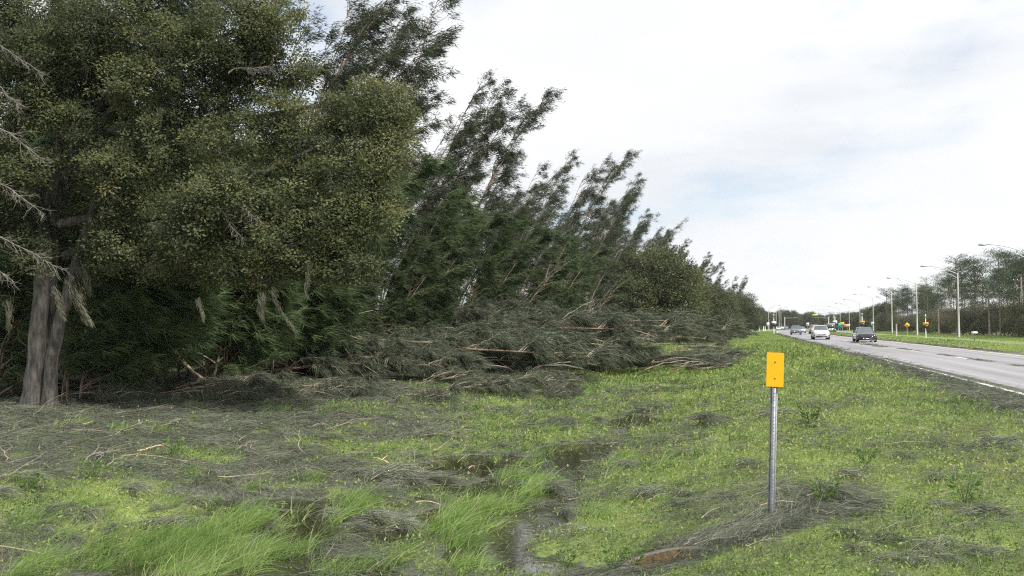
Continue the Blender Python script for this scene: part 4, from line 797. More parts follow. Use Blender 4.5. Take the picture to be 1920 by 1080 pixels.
pole_log(P3(545, 608, 31), P3(612, 632, 30.4), .09, .075, 'raw peeled broken stem sticking out of the young pines', 'rawwood', .0)
pole_log(P3(345, 655, 26.2), P3(405, 680, 25.6), .03, .02, 'thin brown stem beside the slanting tan pole', 'palebark', .2)
pole_log(P3(880, 626, 37.2), P3(1040, 640, 38.5), .10, .07, 'red-brown log lying across the centre of the heap', 'redbark', .03)
pole_log(P3(830, 668, 34), P3(950, 676, 34.6), .09, .06, 'weathered orange-brown log low in front of the heap', 'redbark', .06)
pole_log(P3(500, 628, 32), P3(680, 700, 30), .05, .03, 'long pale limb sloping down at the left front of heap', 'palebark', .08)
pole_log(P3(520, 636, 32), P3(770, 680, 31), .045, .025, 'second pale limb sloping right below the first one', 'palebark', .12)
pole_log(P3(808, 648, 31), P3(794, 712, 30.6), .022, .03, 'thin bleached stick standing upright before the heap', 'deadwood', .0)
pole_log(P3(650, 640, 33.5), P3(900, 655, 33), .05, .03, 'thin brown trunk running through the middle of the heap front', 'redbark', .1)
pole_log(P3(905, 688, 33.5), P3(1010, 690, 34), .06, .04, 'grey log at the foot of the heap near the grass', 'deadwood', .02)

thin_stems()
for i, (x0, y0, x1, y1, d0_, d1_, r_) in enumerate([(498, 618, 690, 668, 33, 31, .032), (520, 640, 660, 704, 32.4, 30.2, .04), (560, 622, 740, 662, 33, 31.4, .03), (610, 640, 800, 672, 32.6, 31.2, .035), (640, 606, 700, 582, 34, 34.5, .02), (700, 600, 770, 560, 36, 37, .018), (1010, 640, 1110, 565, 38, 39.5, .02), (1040, 655, 1230, 640, 37.5, 40, .028), (1190, 700, 1330, 682, 37, 39.5, .022), (1200, 690, 1350, 700, 38, 38.5, .02), (1220, 682, 1310, 674, 39, 40, .018), (570, 665, 760, 690, 31.4, 30.6, .03), (930, 690, 1120, 664, 34, 35.5, .035)]):
    pole_log(P3(x0, y0, d0_), P3(x1, y1, d1_), r_, r_*.45, 'long pale limb fanning out of the near face of the heap', ['palebark', 'deadwood'][i % 2], .22, 12, 'pale limbs fanning from the heap')
# ------------------------------------------------------------------ leafy weeds
def leafy(seed):
    rng = np.random.default_rng(seed); n = 130; g = GB(); h = rng.random(n)**.8*.26; a = rng.random(n)*6.28; r = .02+.09*(h/.26)
    P = np.stack([np.cos(a)*r, np.sin(a)*r, h], -1); g.leaves(P, nrm(np.stack([np.cos(a), np.sin(a), rng.uniform(.1, .9, n)], -1)), rng.uniform(.04, .075, n), .02, rng, np.clip(rng.normal(.5, .2, n), 0, .9))
    b = GB(); q = np.linspace(0, 1, 4)[None, :, None]; a = np.arange(6); e = np.stack([np.cos(a)*.08, np.sin(a)*.08, np.full(6, .24)], -1); b.tubes(q*e[:, None], np.linspace(.003, .0015, 4)[None], 4)
    return g.mesh('leaves', [M['fresh']]), b.mesh('stems', [M['weed']])
LW = [leafy(500+i) for i in range(3)]
for i, (px, py, sc, lab) in enumerate([(1515, 800, 1.4, 'dark leafy weed growing uphill right of the sign post'), (1150, 1070, .8, 'leafy weed growing at the left lip of the culvert'), (1185, 1072, .7, 'small bright weed in front of the culvert mouth'), (1540, 955, 1.0, 'leafy weed beside the largest needle tuft'), (1800, 945, 1.1, 'leafy weed in the lower right turf'), (1620, 880, .8, 'small leafy weed between post and road'), (1250, 800, .9, 'leafy weed between ditch and sign'), (180, 900, 1.0, 'leafy weed in the yellow-green patch at left'), (330, 855, 1.1, 'leafy weed on the needle mat left of the ditch'), (60, 930, 1.0, 'leafy weed near the lower left edge'), (400, 965, .8, 'leafy weed behind the tall grass clump'), (1060, 1050, .7, 'sprig of weed standing in the bottom puddle')]):
    x, y = gp(px, py); e = empty('weed', lab, 'weed', (x, y, max(float(terrain(x, y)), WATER)), i, 'leafy weeds', sc)
    for nm, me in zip(('leaves', 'stems'), LW[i % 3]): link(nm, me, e)

# ------------------------------------------------------------------ right hand woods
def longpine(seed, H, ncl, bare=.5, dens=1.):
    rng = np.random.default_rng(seed); tg = GB(); cg = GB(); t = np.linspace(0, 1, 10); tr = np.stack([rng.normal(0, .05, 10).cumsum(), rng.normal(0, .05, 10).cumsum(), t*H-.2], -1); tg.tubes(tr, .17*(1-.75*t), 6)
    p0, _ = lerp_curve(tr[None], np.zeros(ncl, int), bare+(1-bare)*rng.random(ncl)**.8); az = rng.random(ncl)*6.28; tt = p0[:, 2]/H
    L = (2.0-(tt-bare)*1.6)*rng.uniform(.7, 1.6, ncl); e = p0+np.stack([np.cos(az)*L, np.sin(az)*L, rng.uniform(.1, .8, ncl)*L*.8], -1); q = np.linspace(0, 1, 5)[None, :, None]
    tg.tubes(p0[:, None]*(1-q)+e[:, None]*q+rng.normal(0, .1, (ncl, 5, 3)), np.linspace(.06, .02, 5)[None], 4)
    per = int(90*dens); i = np.repeat(np.arange(ncl), per); n = len(i); off = rng.normal(0, 1, (n, 3))*np.array([.50, .50, .22]); P = e[i]+off
    cg.ribbons(P, nrm(off+rng.normal(0, .3, (n, 3))), rng.uniform(.2, .4, n), .085, np.zeros(3), 1, np.clip(.45+rng.normal(0, .22, n), 0, 1), rng=rng)
    return proto(tg, cg, M['pinebark'], M['longpine'])
LP = [longpine(600, 15, 44, .48), longpine(601, 16, 48, .42), longpine(602, 14, 32, .55), longpine(603, 15, 13, .5, .5), longpine(604, 14, 50, .38)]
def scrub(seed, H, rw, nl, per, m, lL=.22, lW=.1):
    rng = np.random.default_rng(seed); lobes = [((rng.normal(0, rw*.5), rng.normal(0, rw*.5), H*rng.uniform(.2, .85)), rw*rng.uniform(.3, .5), 1) for _ in range(nl)]
    tg, cg = lobed(seed, lobes, per, lL, lW, [(0, 0, -.2), (0, 0, H*.3), (.1, 0, H*.6)], .09, sprig=.3, per_sprig=16); return proto(tg, cg, M['pinebark'], m)
SB = [scrub(620, 6, 3.2, 16, 900, M['scrub']), scrub(621, 5, 3.5, 16, 900, M['olive']), scrub(622, 6.5, 2.8, 15, 700, M['scrub'])]
FB = scrub(630, 3.0, 2.2, 12, 900, M['fresh'], .2, .1)
PG, SG = 'tall pines in the woods across the road', 'scrubby trees under the pines across the road'
def X2(u, y): return u+float(roadoff(y))
for i in range(60):
    f = (i+.5)/60; y = 128+180*f**1.1; u = 38+rnd.uniform(0, 13); H = rnd.uniform(12, 15.5)*(1 if y < 215 else .9)
    if 195 < y < 235 and rnd.random() < .45: continue
    if i % 9 == 4: H *= .8
    x = X2(u, y); plant(LP[[0, 1, 4, 2, 1, 0, 3, 4][i % 8]], 'pine_tree', 'tall bare-trunked pine with clumped dark crown in the woods right of the road', 'pine tree', (x, y, gz(x, y)), rnd.uniform(0, 6), H/15, PG)
for (u, y, H, p, lab) in [(38, 250, 12.5, 0, 'lone flat-topped pine rising above the scrub right of the white speed sign'), (38, 290, 14, 2, 'lone pine with open crown at the left end of the right hand woods'), (40, 222, 13.5, 3, 'nearly bare pine beside the gap in the right hand woods'), (40, 208, 13, 3, 'twisted almost leafless pine above the diamond sign')]:
    x = X2(u, y); plant(LP[p], 'pine_tree', lab, 'pine tree', (x, y, gz(x, y)), 1., H/15, PG)
for i in range(64):
    y = 98+(i/64)**1.1*300; u = 37+rnd.uniform(0, 9); x = X2(u, y)
    plant(SB[i % 3], 'scrub_tree', 'dull olive scrub tree filling the understorey right of the road', 'tree', (x, y, gz(x, y)), rnd.uniform(0, 6), rnd.uniform(.75, 1.15)*(1 if y < 200 else .9), SG)
for (u, y, s, lab) in [(34.5, 112, .95, 'bright green leafy bush behind the mailbox at right'), (35, 106, 1.1, 'bright green bush nearest the right edge'), (35.5, 120, .7, 'small bright bush left of the other bright bushes'), (34, 103, .8, 'low yellow-green bush at the right edge of photo')]:
    x = X2(u, y); plant(FB, 'bush', lab, 'bush', (x, y, gz(x, y)), rnd.uniform(0, 6), s)
# far tree belt at the end of the road
fr = random.Random(3)
for i in range(60):
    px = 1395+i*4.6+fr.uniform(-2, 2); d = fr.uniform(470, 560); H = {0: 10.5, 1: 9.5, 2: 8.5, 3: 8, 4: 8.5, 5: 9.5}[max(0, min(5, int((px-1395)//45)))]*fr.uniform(.85, 1.15)
    x, y = at(px, d); plant(RT[i % 2], 'distant_tree', 'hazy distant tree in the belt closing the far end of the road', 'tree', (x, y, gz(x, y)), fr.uniform(0, 6), H/10, 'distant tree belt', sxy=.8)
for i in range(26):
    px = 1568+i*3.6+fr.uniform(-2, 2); d = 400-i*4; H = (5.5+.12*i)*fr.uniform(.85, 1.15)
    x, y = at(px, d); plant(RT[i % 2], 'distant_tree', 'dark tree joining the far belt to the right hand woods', 'tree', (x, y, gz(x, y)), fr.uniform(0, 6), H/10, 'trees between far belt and right woods', sxy=.75)

# ------------------------------------------------------------------ street lamps, poles, signs
def lamp(x, y, H, arm, side, label, group):
    z = gz(x, y); e = empty('street_lamp', label, 'street lamp', (x, y, z), 0, group)
    g = GB(); g.tubes(np.array([(0, 0, -.1), (0, 0, H*.5), (0, 0, H)]), np.array([.15, .12, .09]), 10); g.build('pole', M['concrete'], e, smooth=True)
    s = np.linspace(0, 1, 10); ax = side*arm*s
    g = GB(); g.tubes(np.stack([ax, 0*s, H-.15+1.25*np.sin(s*math.pi/2)], -1), np.linspace(.055, .04, 10), 6); g.build('arm', M['alu'], e, smooth=True)
    g = GB(); g.tubes(np.stack([ax[:8], 0*s[:8], (H-.75+1.25*np.sin(s*math.pi/2)+.6*s**1.5)[:8]], -1), np.linspace(.035, .03, 8), 6); g.build('arm_brace', M['alu'], e, smooth=True)
    hx = side*arm; g = GB(); q = np.array([0, .15, .5, .8, .95]); g.tubes(np.stack([hx+side*q*.95-.0, 0*q, np.full(5, H+1.10)], -1), np.array([.05, .10, .15, .13, .05]), 8); g.build('lamp_head', M['alu'], e, smooth=True)
LG = 'street lamps along the far carriageway'
lab = ['street lamp whose arm reaches in from the right edge, pole out of frame', 'nearest street lamp with its whole concrete pole in view at right', 'second whole street lamp right of the diamond sign', 'third whole street lamp left of the diamond sign', 'fourth whole street lamp beside the small white sign']
for i in range(11):
    d = [93, 127, 158, 194, 238, 285, 330, 380, 430, 480, 540][i]; px = [1938, 1797, 1719, 1672, 1637, 1612, 1592, 1575, 1562, 1552, 1543][i]
    x, y = at(px, d); lamp(x, y, 9.6, 4.2 if i else 4.4, -1, lab[i] if i < 5 else 'distant street lamp on the right side of the road', LG if i < 5 else 'distant right hand street lamps')
LEFTL = 'distant street lamps on the near side arching right'
for i, (px, d) in enumerate([(1441, 330), (1455, 375), (1460.5, 415), (1464, 455), (1471, 500), (1477, 560), (1480, 600)]):
    x, y = at(px, d); lamp(x, y, [8.6, 9, 9.5, 9.5, 9.5, 10, 10][i], 3.6, 1, 'distant white street lamp with the arm to the right, nearest of that side' if i == 0 else 'distant white street lamp left of the far road', LEFTL)
def upole(px, d, top, label, arms=1, tilt=0):
    x, y = at(px, d); z = gz(x, y); H = hz(top, d)-z; e = empty('utility_pole', label, 'utility pole', (x, y, z), 0, 'wooden utility poles')
    g = GB(); g.tubes(np.array([(0, 0, -.1), (0, 0, H*.5), (tilt, 0, H)]), np.array([.15, .13, .10]), 8); g.build('pole', M['wood'], e, smooth=True)
    for k in range(arms):
        g = GB(); g.box((-1.1, -.06, H-.5-k*.9), (1.1, .06, H-.38-k*.9)); g.build('crossarm', M['wood'], e)
        for s in (-1, -.5, .5, 1):
            g = GB(); g.tubes(np.array([(s, 0, H-.38-k*.9), (s, 0, H-.22-k*.9)]), np.array([.04, .03]), 6); g.build('insulator', M['white'], e)
UP = [(1916, 128, 520, 'utility pole at the right edge behind the bright bushes'), (1854, 140, 540, 'dark utility pole between mailbox and right edge'), (1759, 175, 580, 'slim grey utility pole right of the amber flashing sign'), (1651, 270, 586, 'utility pole right of the small white sign'), (1627, 330, 574, 'utility pole rising over the far tree belt, right one of three'), (1630.5, 345, 574, 'utility pole rising over the far tree belt, middle one of three'), (1622, 360, 575, 'utility pole rising over the far tree belt, left one of three'), (1503, 560, 587, 'lone distant pole standing over the far trees at road end'), (1555, 400, 585, 'utility pole with double crossarms above the black truck')]
for i, (px, d, top, l_) in enumerate(UP): upole(px, d, top, l_, 2 if i == 8 else (0 if i in (2, 3, 7) else 1))
def wire(pts, sag, label, r=.02):
    g = GB(); o = np.array(pts[0])
    for a, b in zip(pts[:-1], pts[1:]):
        s = np.linspace(0, 1, 14)[:, None]; P = np.array(a)*(1-s)+np.array(b)*s-np.array([0, 0, sag])*(4*s*(1-s)); g.tubes(P-o, np.full(14, r), 4)
    tag(g.build('overhead_wire', M['wire'], loc=tuple(o)), label, 'wire', 'overhead wires')
wire([P3(1980, 560, 118), P3(1916, 571, 128), P3(1759, 583, 175), P3(1651, 590, 270)], .4, 'lowest overhead wire crossing in front of the right hand woods', .025)
wire([P3(1980, 522, 118), P3(1916, 524, 128), P3(1854, 542, 140), P3(1759, 560, 175)], .5, 'upper overhead wire in front of the right hand pines', .02)
wire([P3(1470, 588, 500), P3(1555, 586, 400), P3(1630, 576, 345)], .6, 'long wire spanning the sky over the far end of the road', .045)

def sign(name, px, d, basey, label, parts, group=None, postr=.04, rz=None, postm='galv'):
    x, y = at(px, d); z = gz(x, y); e = empty(name, label, 'sign', (x, y, z), YAW-math.atan((px-960)/F) if rz is None else rz, group)
    top = max(p[3] for p in parts)
    g = GB(); g.tubes(np.array([(0, 0, -.1), (0, 0, top)]), np.array([postr, postr]), 8); g.build('post', M[postm], e, smooth=True)
    for k, (nm, m, shape, z1, w, h) in enumerate(parts):   # z1 = top edge of the part
        g = GB(); y0 = -postr-.03-.012*k
        if shape == 'rect': g.box((-w/2, y0-.02, z1-h), (w/2, y0, z1))
        elif shape == 'box': g.box((-w/2, y0-.12, z1-h), (w/2, y0+.0, z1))
        elif shape == 'diamond':
            c = z1-h/2; v = [(0, y0, c+h/2), (-w/2, y0, c), (0, y0, c-h/2), (w/2, y0, c)]; v += [(a, b-.02, c_) for a, b, c_ in v]; g.add(v, None, [(0, 1, 2, 3), (7, 6, 5, 4), (0, 4, 5, 1), (1, 5, 6, 2), (2, 6, 7, 3), (3, 7, 4, 0)])
        elif shape == 'solar':
            v = [(-w/2, -h/2, z1), (w/2, -h/2, z1-.45), (w/2, h/2, z1-.45), (-w/2, h/2, z1)]; v += [(a, b, c_-.05) for a, b, c_ in v]; g.add(v, None, [(0, 1, 2, 3), (7, 6, 5, 4), (0, 4, 5, 1), (1, 5, 6, 2), (2, 6, 7, 3), (3, 7, 4, 0)])
        elif shape == 'oct':
            th = np.arange(8)*math.pi/4+math.pi/8; c = z1-h/2; v = np.stack([np.cos(th)*w/2, np.full(8, y0-.02), c+np.sin(th)*h/2], -1); g.add(v, None, [(0, 1, 2, 7), (7, 2, 3, 6), (6, 3, 4, 5)])
        g.build(nm, M[m], e)
    return e
def textpart(e, txt, size, z, y, m, sx=1):
    cu = bpy.data.curves.new('lettering', 'FONT'); cu.body = txt; cu.size = size; cu.align_x = 'CENTER'; cu.align_y = 'CENTER'; cu.extrude = .004
    o = bpy.data.objects.new('lettering', cu); C.objects.link(o); o.parent = e; o.location = (0, y, z); o.rotation_euler = (math.pi/2, 0, 0); cu.materials.append(M[m])
    me = bpy.data.meshes.new_from_object(o.evaluated_get(bpy.context.evaluated_depsgraph_get())); q = link('lettering', me, e); q.location = o.location; q.rotation_euler = o.rotation_euler
    bpy.data.objects.remove(o)
e = sign('warning_sign', 1735, 137, 629, 'solar powered sign with amber panel above a black display box right of a lamp', [('solar_panel', 'alu', 'solar', 3.8, .5, .6), ('amber_panel', 'amber', 'rect', 2.5, .82, .42), ('display', 'black', 'box', 2.06, .72, .5)], 'amber and black solar signs', .06, postm='steelpost'); textpart(e, 'YOUR SPEED', .13, 2.29, -.13, 'black')
e = sign('warning_sign', 1616, 215, 625, 'solar powered amber and black sign directly above the dark car', [('solar_panel', 'alu', 'solar', 5.2, .6, .7), ('amber_panel', 'amber', 'rect', 3.25, 1.25, .5), ('display', 'black', 'box', 2.72, 1.1, .9)], 'amber and black solar signs', .09, postm='steelpost'); textpart(e, 'YOUR SPEED', .19, 3.0, -.16, 'black')
for px, d, lab_ in [(1565, 240, 'white speed display sign with black side wings in front of the green sign'), (1450.5, 170, 'white speed display sign with a black box left of the far road')]:
    s = d/240; e = sign('speed_sign', px, d, 620, lab_, [('solar_panel', 'alu', 'solar', 5.6*s, .9*s, .7*s), ('display', 'black', 'box', 3.0*s, 1.6*s, .9*s), ('speed_panel', 'white', 'rect', 3.5*s, 1.15*s, 1.25*s)], 'white solar speed signs', .09*s, postm='steelpost')
    textpart(e, '45', .6*s, 2.85*s, -.09*s-.085, 'black')
e = sign('warning_sign', 1700, 145, 628, 'yellow diamond sign with a black symbol on a thin post', [('diamond_panel', 'amber', 'diamond', 2.55, .98, .95)], None, .035); textpart(e, '45', .32, 2.0, -.095, 'black')
sign('speed_sign', 1635.5, 235, 626, 'small white rectangular sign left of the fourth lamp pole', [('panel', 'white', 'rect', 2.9, .78, .95), ('symbol', 'galv', 'rect', 2.5, .3, .3)], None, .035)
sign('route_sign', 1514, 330, 618, 'white sign on the median left of the maroon pickup', [('panel', 'white', 'rect', 2.9, 1.0, 1.2), ('symbol', 'galv', 'rect', 2.6, .3, .6)], None, .04)
sign('route_sign', 1439.5, 300, 620, 'white sign by the nearest lamp left of the far road', [('panel', 'white', 'rect', 2.9, .9, 1.2)], None, .04)
sign('direction_sign', 1571.5, 262, 618, 'green direction sign right of the white speed display', [('panel', 'green', 'rect', 3.0, 2.0, 1.7)], None, .07)
sign('warning_sign', 1579, 280, 618, 'yellow sign left of the orange banner sign', [('panel', 'amber', 'rect', 3.3, 1.1, 1.1)], None, .05)
sign('banner_sign', 1587.5, 278, 618, 'orange-brown banner sign between two lamp poles', [('panel', 'rawwood', 'rect', 2.6, 1.9, .9)], None, .05)
# round topped concrete stub post
x, y = at(1680, 162); g = GB(); g.tubes(np.array([(0, 0, -.1), (0, 0, 2.1), (0, 0, 2.25), (0, 0, 2.3)]), np.array([.13, .12, .16, .06]), 10); tag(g.build('marker_post', M['concrete'], loc=(x, y, gz(x, y)), smooth=True), 'short grey concrete post left of the diamond sign', 'post')
# mailbox
x, y = at(1826, 108); e = empty('mailbox', 'grey mailbox on a short post in the grass before the woods', 'mailbox', (x, y, gz(x, y)), YAW-.3)
g = GB(); g.box((-.05, -.05, -.1), (.05, .05, .95)); g.build('post', M['wood'], e)
g = GB(); th = np.linspace(0, math.pi, 9); prof = [(-.15, 0)]+[(-math.cos(a)*.15, .12+math.sin(a)*.15) for a in th]+[(.15, 0)]; n = len(prof)
v = [(-.32, p[0], p[1]+.952) for p in prof]+[(.32, p[0], p[1]+.952) for p in prof]; i = np.arange(n); k = (i+1) % n; g.add(v, [(0, m, m+1) for m in range(1, n-1)]+[(n, n+m+1, n+m) for m in range(1, n-1)], np.stack([i, i+n, k+n, k], 1)); g.build('box', M['white'], e)
# mast arm signals far away
def mast(px, d, arm, side, label):
    x, y = at(px, d); e = empty('traffic_signal', label, 'traffic signal', (x, y, gz(x, y)), YAW, 'distant mast arm signals')
    g = GB(); g.tubes(np.array([(0, 0, -.1), (0, 0, 6.2)]), np.array([.2, .15]), 8); g.build('pole', M['concrete'], e)
    g = GB(); g.tubes(np.array([(0, 0, 5.6), (side*arm, 0, 5.9)]), np.array([.13, .08]), 6); g.build('mast_arm', M['alu'], e)
    for f in (.55, .95):
        g = GB(); g.box((side*arm*f-.25, -.2, 4.9), (side*arm*f+.25, .1, 6.2)); sg = g.build('signal_head', M['black'], e)
        for q in range(3):
            g = GB(); g.tubes(np.array([(side*arm*f, -.2, 5.15+q*.4), (side*arm*f, -.28, 5.15+q*.4)]), np.array([.14, .14]), 8); g.build('signal_lens', M['green' if q == 0 else 'dark'], sg)
mast(1471, 420, 7, 1, 'mast arm traffic signal on the left side of the far junction'); mast(1553, 380, 7, -1, 'mast arm traffic signal with yellow-green board on the right side of the junction')
x, y = at(1528, 379); g = GB(); g.box((-1.2, -.15, 6.0), (1.2, .0, 6.7)); M['lime'] = mat('lime_sign', (.5, .65, .1), .5); tag(g.build('hanging_sign', M['lime'], loc=(x, y, gz(x, y))), 'lime coloured board on the right mast arm over the junction', 'sign')
# small white bollards far left
for i, (px, d) in enumerate([(1402, 330), (1410, 330), (1423, 320), (1431, 330), (1434, 340)]):
    x, y = at(px, d); g = GB(); g.tubes(np.array([(0, 0, -.1), (0, 0, 1.6), (0, 0, 1.7), (0, 0, 1.75)]), np.array([.14, .14, .12, .04]), 8); tag(g.build('marker_post', M['steelpost'], loc=(x, y, gz(x, y))), 'small pale post at the foot of the distant trees left of the road', 'post', 'pale posts left of the far road')

# ------------------------------------------------------------------ vehicles
def car(x, y, z, rz, pm, label, kind='sedan', group=None, grille='trim', name='car'):
    e = empty(name, label, {'sedan': 'car', 'suv': 'car', 'pickup': 'pickup truck'}[kind], (x, y, z), rz, group, .94)
    if kind == 'sedan': L, Wd, belt, roof, hood, gc = 4.8, .92, .94, 1.46, .90, .17; cab = (-.85, -.15, 1.0, 1.95)
    elif kind == 'suv': L, Wd, belt, roof, hood, gc = 4.6, .93, 1.08, 1.68, 1.08, .22; cab = (-1.0, -.42, 1.7, 2.15)
    else: L, Wd, belt, roof, hood, gc = 5.6, 1.0, 1.22, 1.90, 1.22, .3; cab = (-1.1, -.55, 1.0, 1.35)
    h = L/2
    st = [(-h, .74, .34, hood-.30), (-h+.06, .84, .27, hood-.20), (-h+.22, .94, gc+.02, hood-.10), (-h+.6, .99, gc, hood-.04), (-h+1.2, 1, gc, hood+.0), (cab[0], 1, gc, belt+.02), (cab[1], 1, gc, belt), (cab[2], 1, gc, belt+.02), (h-.5, .99, gc, belt+.03), (h-.12, .94, gc+.08, belt-.02), (h, .84, .42, belt-.15)]
    rings = []
    for (yy, w, zb, zt) in st:
        w *= Wd; hh = zt-zb
        half = [(.0, zb), (w*.82, zb), (w*.97, zb+hh*.16), (w, zb+hh*.45), (w*.985, zb+hh*.68), (w*.93, zb+hh*.90), (w*.80, zt), (w*.4, zt+.02), (0, zt+.03)]
        rings.append([(a, yy, b) for a, b in half]+[(-a, yy, b) for a, b in half[-2:0:-1]])
    V = np.array(rings); m, n, _ = V.shape; i = np.arange(m*n).reshape(m, n); i2 = np.roll(i, -1, 1)
    q = np.stack([i[:-1], i2[:-1], i2[1:], i[1:]], -1).reshape(-1, 4)
    g = GB(); g.add(V.reshape(-1, 3), [(0, k+1, k) for k in range(1, n-1)]+[((m-1)*n, (m-1)*n+k, (m-1)*n+k+1) for k in range(1, n-1)], q)
    g.build('body', pm, e, smooth=True)
    # greenhouse (glass) with roof and pillars
    def ringz(zz, y0, y1, w, r=.12): return [(-w, y0+r, zz), (-w+r, y0, zz), (0, y0-.07, zz), (w-r, y0, zz), (w, y0+r, zz), (w, y1-r, zz), (w-r, y1, zz), (-w+r, y1, zz), (-w, y1-r, zz)]
    A = ringz(belt-.02, cab[0], cab[3], Wd*.90); B = ringz(roof-.06, cab[1], cab[2], Wd*.70)
    n = len(A); i = np.arange(n); k = (i+1) % n; g = GB(); g.add(A+B, None, np.stack([i, k, k+n, i+n], 1)); g.build('windows', M['glass'], e)
    T = ringz(roof-.055, cab[1]-.03, cab[2]+.03, Wd*.72); U = ringz(roof, cab[1]+.15, cab[2]-.12, Wd*.55); g = GB(); g.add(T+U, [(n, n+a, n+a+1) for a in range(1, n-1)], np.stack([i, k, k+n, i+n], 1)); g.build('roof', pm, e, smooth=True)
    for s in (-1, 1):
        g = GB()
        for a, b in ((0 if s < 0 else 4, 0), (8 if s < 0 else 5, 0)): g.tubes(np.array([np.array(A[a])*1.005, np.array(B[a])*1.005]), np.array([.045, .035]), 5)
        mid = (np.array(A[4 if s > 0 else 0])*.45+np.array(A[5 if s > 0 else 8])*.55); mt = (np.array(B[4 if s > 0 else 0])*.45+np.array(B[5 if s > 0 else 8])*.55); g.tubes(np.array([mid*[1.01, 1, 1], mt*[1.01, 1, 1]]), np.array([.04, .035]), 5)
        g.build('side_pillars', pm, e, smooth=True)['kind'] = 'stuff'
    F0 = -h-.012; zt = hood-.26; zg = hood-.52
    g = GB(); gw = .48 if kind == 'sedan' else .60; v = [(-gw, F0+.045, zt), (gw, F0+.045, zt), (gw*.72, F0-.0, zg), (-gw*.72, F0, zg)]; v += [(a, b+.1, c) for a, b, c in v]
    g.add(v, None, [(0, 3, 2, 1), (0, 1, 5, 4), (1, 2, 6, 5), (2, 3, 7, 6), (3, 0, 4, 7)]); g.build('grille', M[grille], e)
    g = GB(); g.tubes(np.array([(-gw, F0+.03, zt), (-gw*.72, F0-.03, zg), (gw*.72, F0-.03, zg), (gw, F0+.03, zt)]), np.full(4, .02), 5); g.build('grille_surround', M['chrome'], e)
    g = GB(); g.box((-.62, -h-.03, gc+.05), (.62, -h+.12, gc+.19)); g.build('air_intake', M['trim'], e)
    g = GB(); g.box((-.70, -h-.045, gc+.0), (.70, -h+.1, gc+.04)); g.build('bumper_lip', M['alu'], e)
    for s in (-1, 1):
        g = GB(); v = [(s*.50, F0+.02, zt-.02), (s*.86, -h+.26, zt+.04), (s*.86, -h+.26, zt-.10), (s*.52, F0+.02, zt-.13)]; v += [(a, b+.12, c) for a, b, c in v]; g.add(v, None, [(0, 3, 2, 1), (0, 1, 5, 4), (2, 3, 7, 6), (1, 2, 6, 5), (3, 0, 4, 7)]); g.build('headlight', M['lens'], e)
        g = GB(); g.box((s*.78-.07, -h+.03, gc+.17), (s*.78+.07, -h+.2, gc+.33)); g.build('fog_light', M['trim'], e)
        g = GB(); g.box((s*(Wd+.05)-.08, cab[0]+.12, belt+.0), (s*(Wd+.05)+.08, cab[0]+.30, belt+.16)); g.build('mirror', pm, e)
        for yy in (-h+.92, h-.98):
            r = .33 if kind == 'sedan' else .36; x0, x1 = (Wd-.24, Wd+.0); g = GB(); xs = np.array([x0, x0+.001, x0+.03, x1-.03, x1+.005, x1+.006])*s
            g.tubes(np.stack([xs, np.full(6, yy), np.full(6, r)], -1), np.array([.05, r*.92, r, r, r*.92, r*.62]), 20); w = g.build('wheel', M['tyre'], e, smooth=False)
            g = GB(); xs = np.array([x1-.02, x1+.010, x1+.012])*s; g.tubes(np.stack([xs, np.full(3, yy), np.full(3, r)], -1), np.array([r*.62, r*.60, r*.05]), 14); g.build('rim', M['rim'], w)
    return e
def road_car(px, d, pm, label, kind, u=None, **k):
    x, y = at(px, d); z = -.385 if (x-float(roadoff(y))) > 18 else .03
    slope = math.atan(2*1.85e-4*max(0, y-150)); return car(x, y, z, -slope+k.pop('turn', 0), pm, label, kind, **k)
road_car(1619.5, 80, M['p_black'], 'dark sedan in the right lane coming toward us', 'sedan')
road_car(1537, 95, M['p_white'], 'white sport utility car leading in the left lane', 'suv')
road_car(1491.5, 150, M['p_grey'], 'dark grey sport utility car with silver hood farther up the left lane', 'suv')
road_car(1502, 190, M['p_blue'], 'pale blue-white car beside the grey sport utility car', 'sedan')
road_car(1526, 165, M['p_red'], 'maroon pickup half hidden behind the white sport utility car', 'pickup', name='pickup_truck')
road_car(1473.5, 340, M['p_grey'], 'dark distant car with a white one beside it', 'suv')
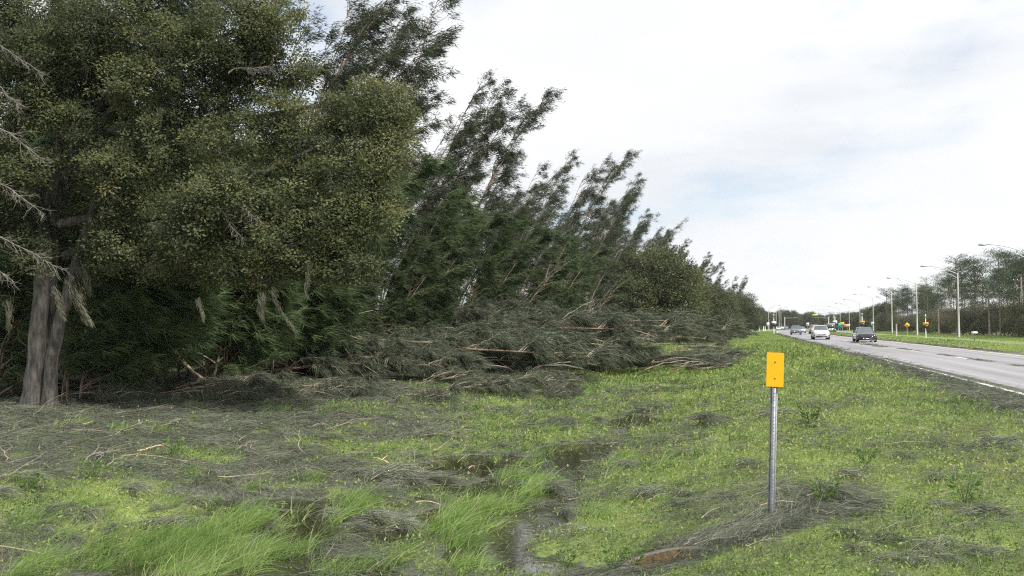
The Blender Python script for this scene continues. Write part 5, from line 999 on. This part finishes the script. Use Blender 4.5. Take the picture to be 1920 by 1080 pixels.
road_car(1459.5, 345, M['p_white'], 'small distant white car farthest left on the road', 'sedan')
road_car(1467, 380, M['p_white'], 'distant white car between two others', 'suv')
# black truck on the other carriageway
x, y = at(1557, 232); e = empty('truck', 'black high-fronted truck on the other carriageway beside the green sign', 'truck', (x, y, -.385), 0, None)
g = GB()
for (a, b, c, d_, zz, zt) in [(-1.15, 1.15, -2.5, -.9, .45, 1.5), (-1.1, 1.1, -1.0, 1.2, .5, 2.35), (-1.2, 1.2, 1.3, 6.5, .7, 2.55)]: g.box((a, c, zz), (b, d_, zt))
g.build('body', M['p_black'], e); g = GB(); g.box((-1.0, -1.03, 1.55), (1.0, -1.0, 2.2)); g.build('windscreen', M['glass'], e)
g = GB(); g.box((-.7, -2.54, .7), (.7, -2.50, 1.35)); g.build('grille', M['chrome'], e)
g = GB(); g.box((-1.05, -.9, 2.353), (1.05, 1.1, 2.6)); g.build('roof_fairing', M['white'], e)
for s in (-1, 1):
    g = GB(); g.box((s*.95-.16, -2.53, .8), (s*.95+.16, -2.50, 1.1)); g.build('headlight', M['lens'], e)
    g = GB(); g.box((s*1.4-.12, -.9, 1.5), (s*1.4+.12, -.75, 2.1)); g.build('mirror', M['p_black'], e)
    for yy in (-1.6, 3.6, 5.0):
        g = GB(); xs = np.array([.85, .851, 1.15, 1.16])*s; g.tubes(np.stack([xs, np.full(4, yy), np.full(4, .48)], -1), np.array([.05, .48, .48, .3]), 18); g.build('wheel', M['tyre'], e)
# ------------------------------------------------------------------ air
g = GB(); g.box((-700, -30, -5), (600, 720, 60)); hm = bpy.data.materials.new('haze_air'); hm.use_nodes = True; nn = hm.node_tree.nodes; nn.clear()
ho = nn.new('ShaderNodeOutputMaterial'); pv = nn.new('ShaderNodeVolumePrincipled'); pv.inputs['Density'].default_value = .00015; pv.inputs['Color'].default_value = (.95, .98, 1, 1); pv.inputs['Anisotropy'].default_value = .2
hm.node_tree.links.new(pv.outputs[0], ho.inputs['Volume']); tag(g.build('haze', hm), kind='stuff')
print('scene built')
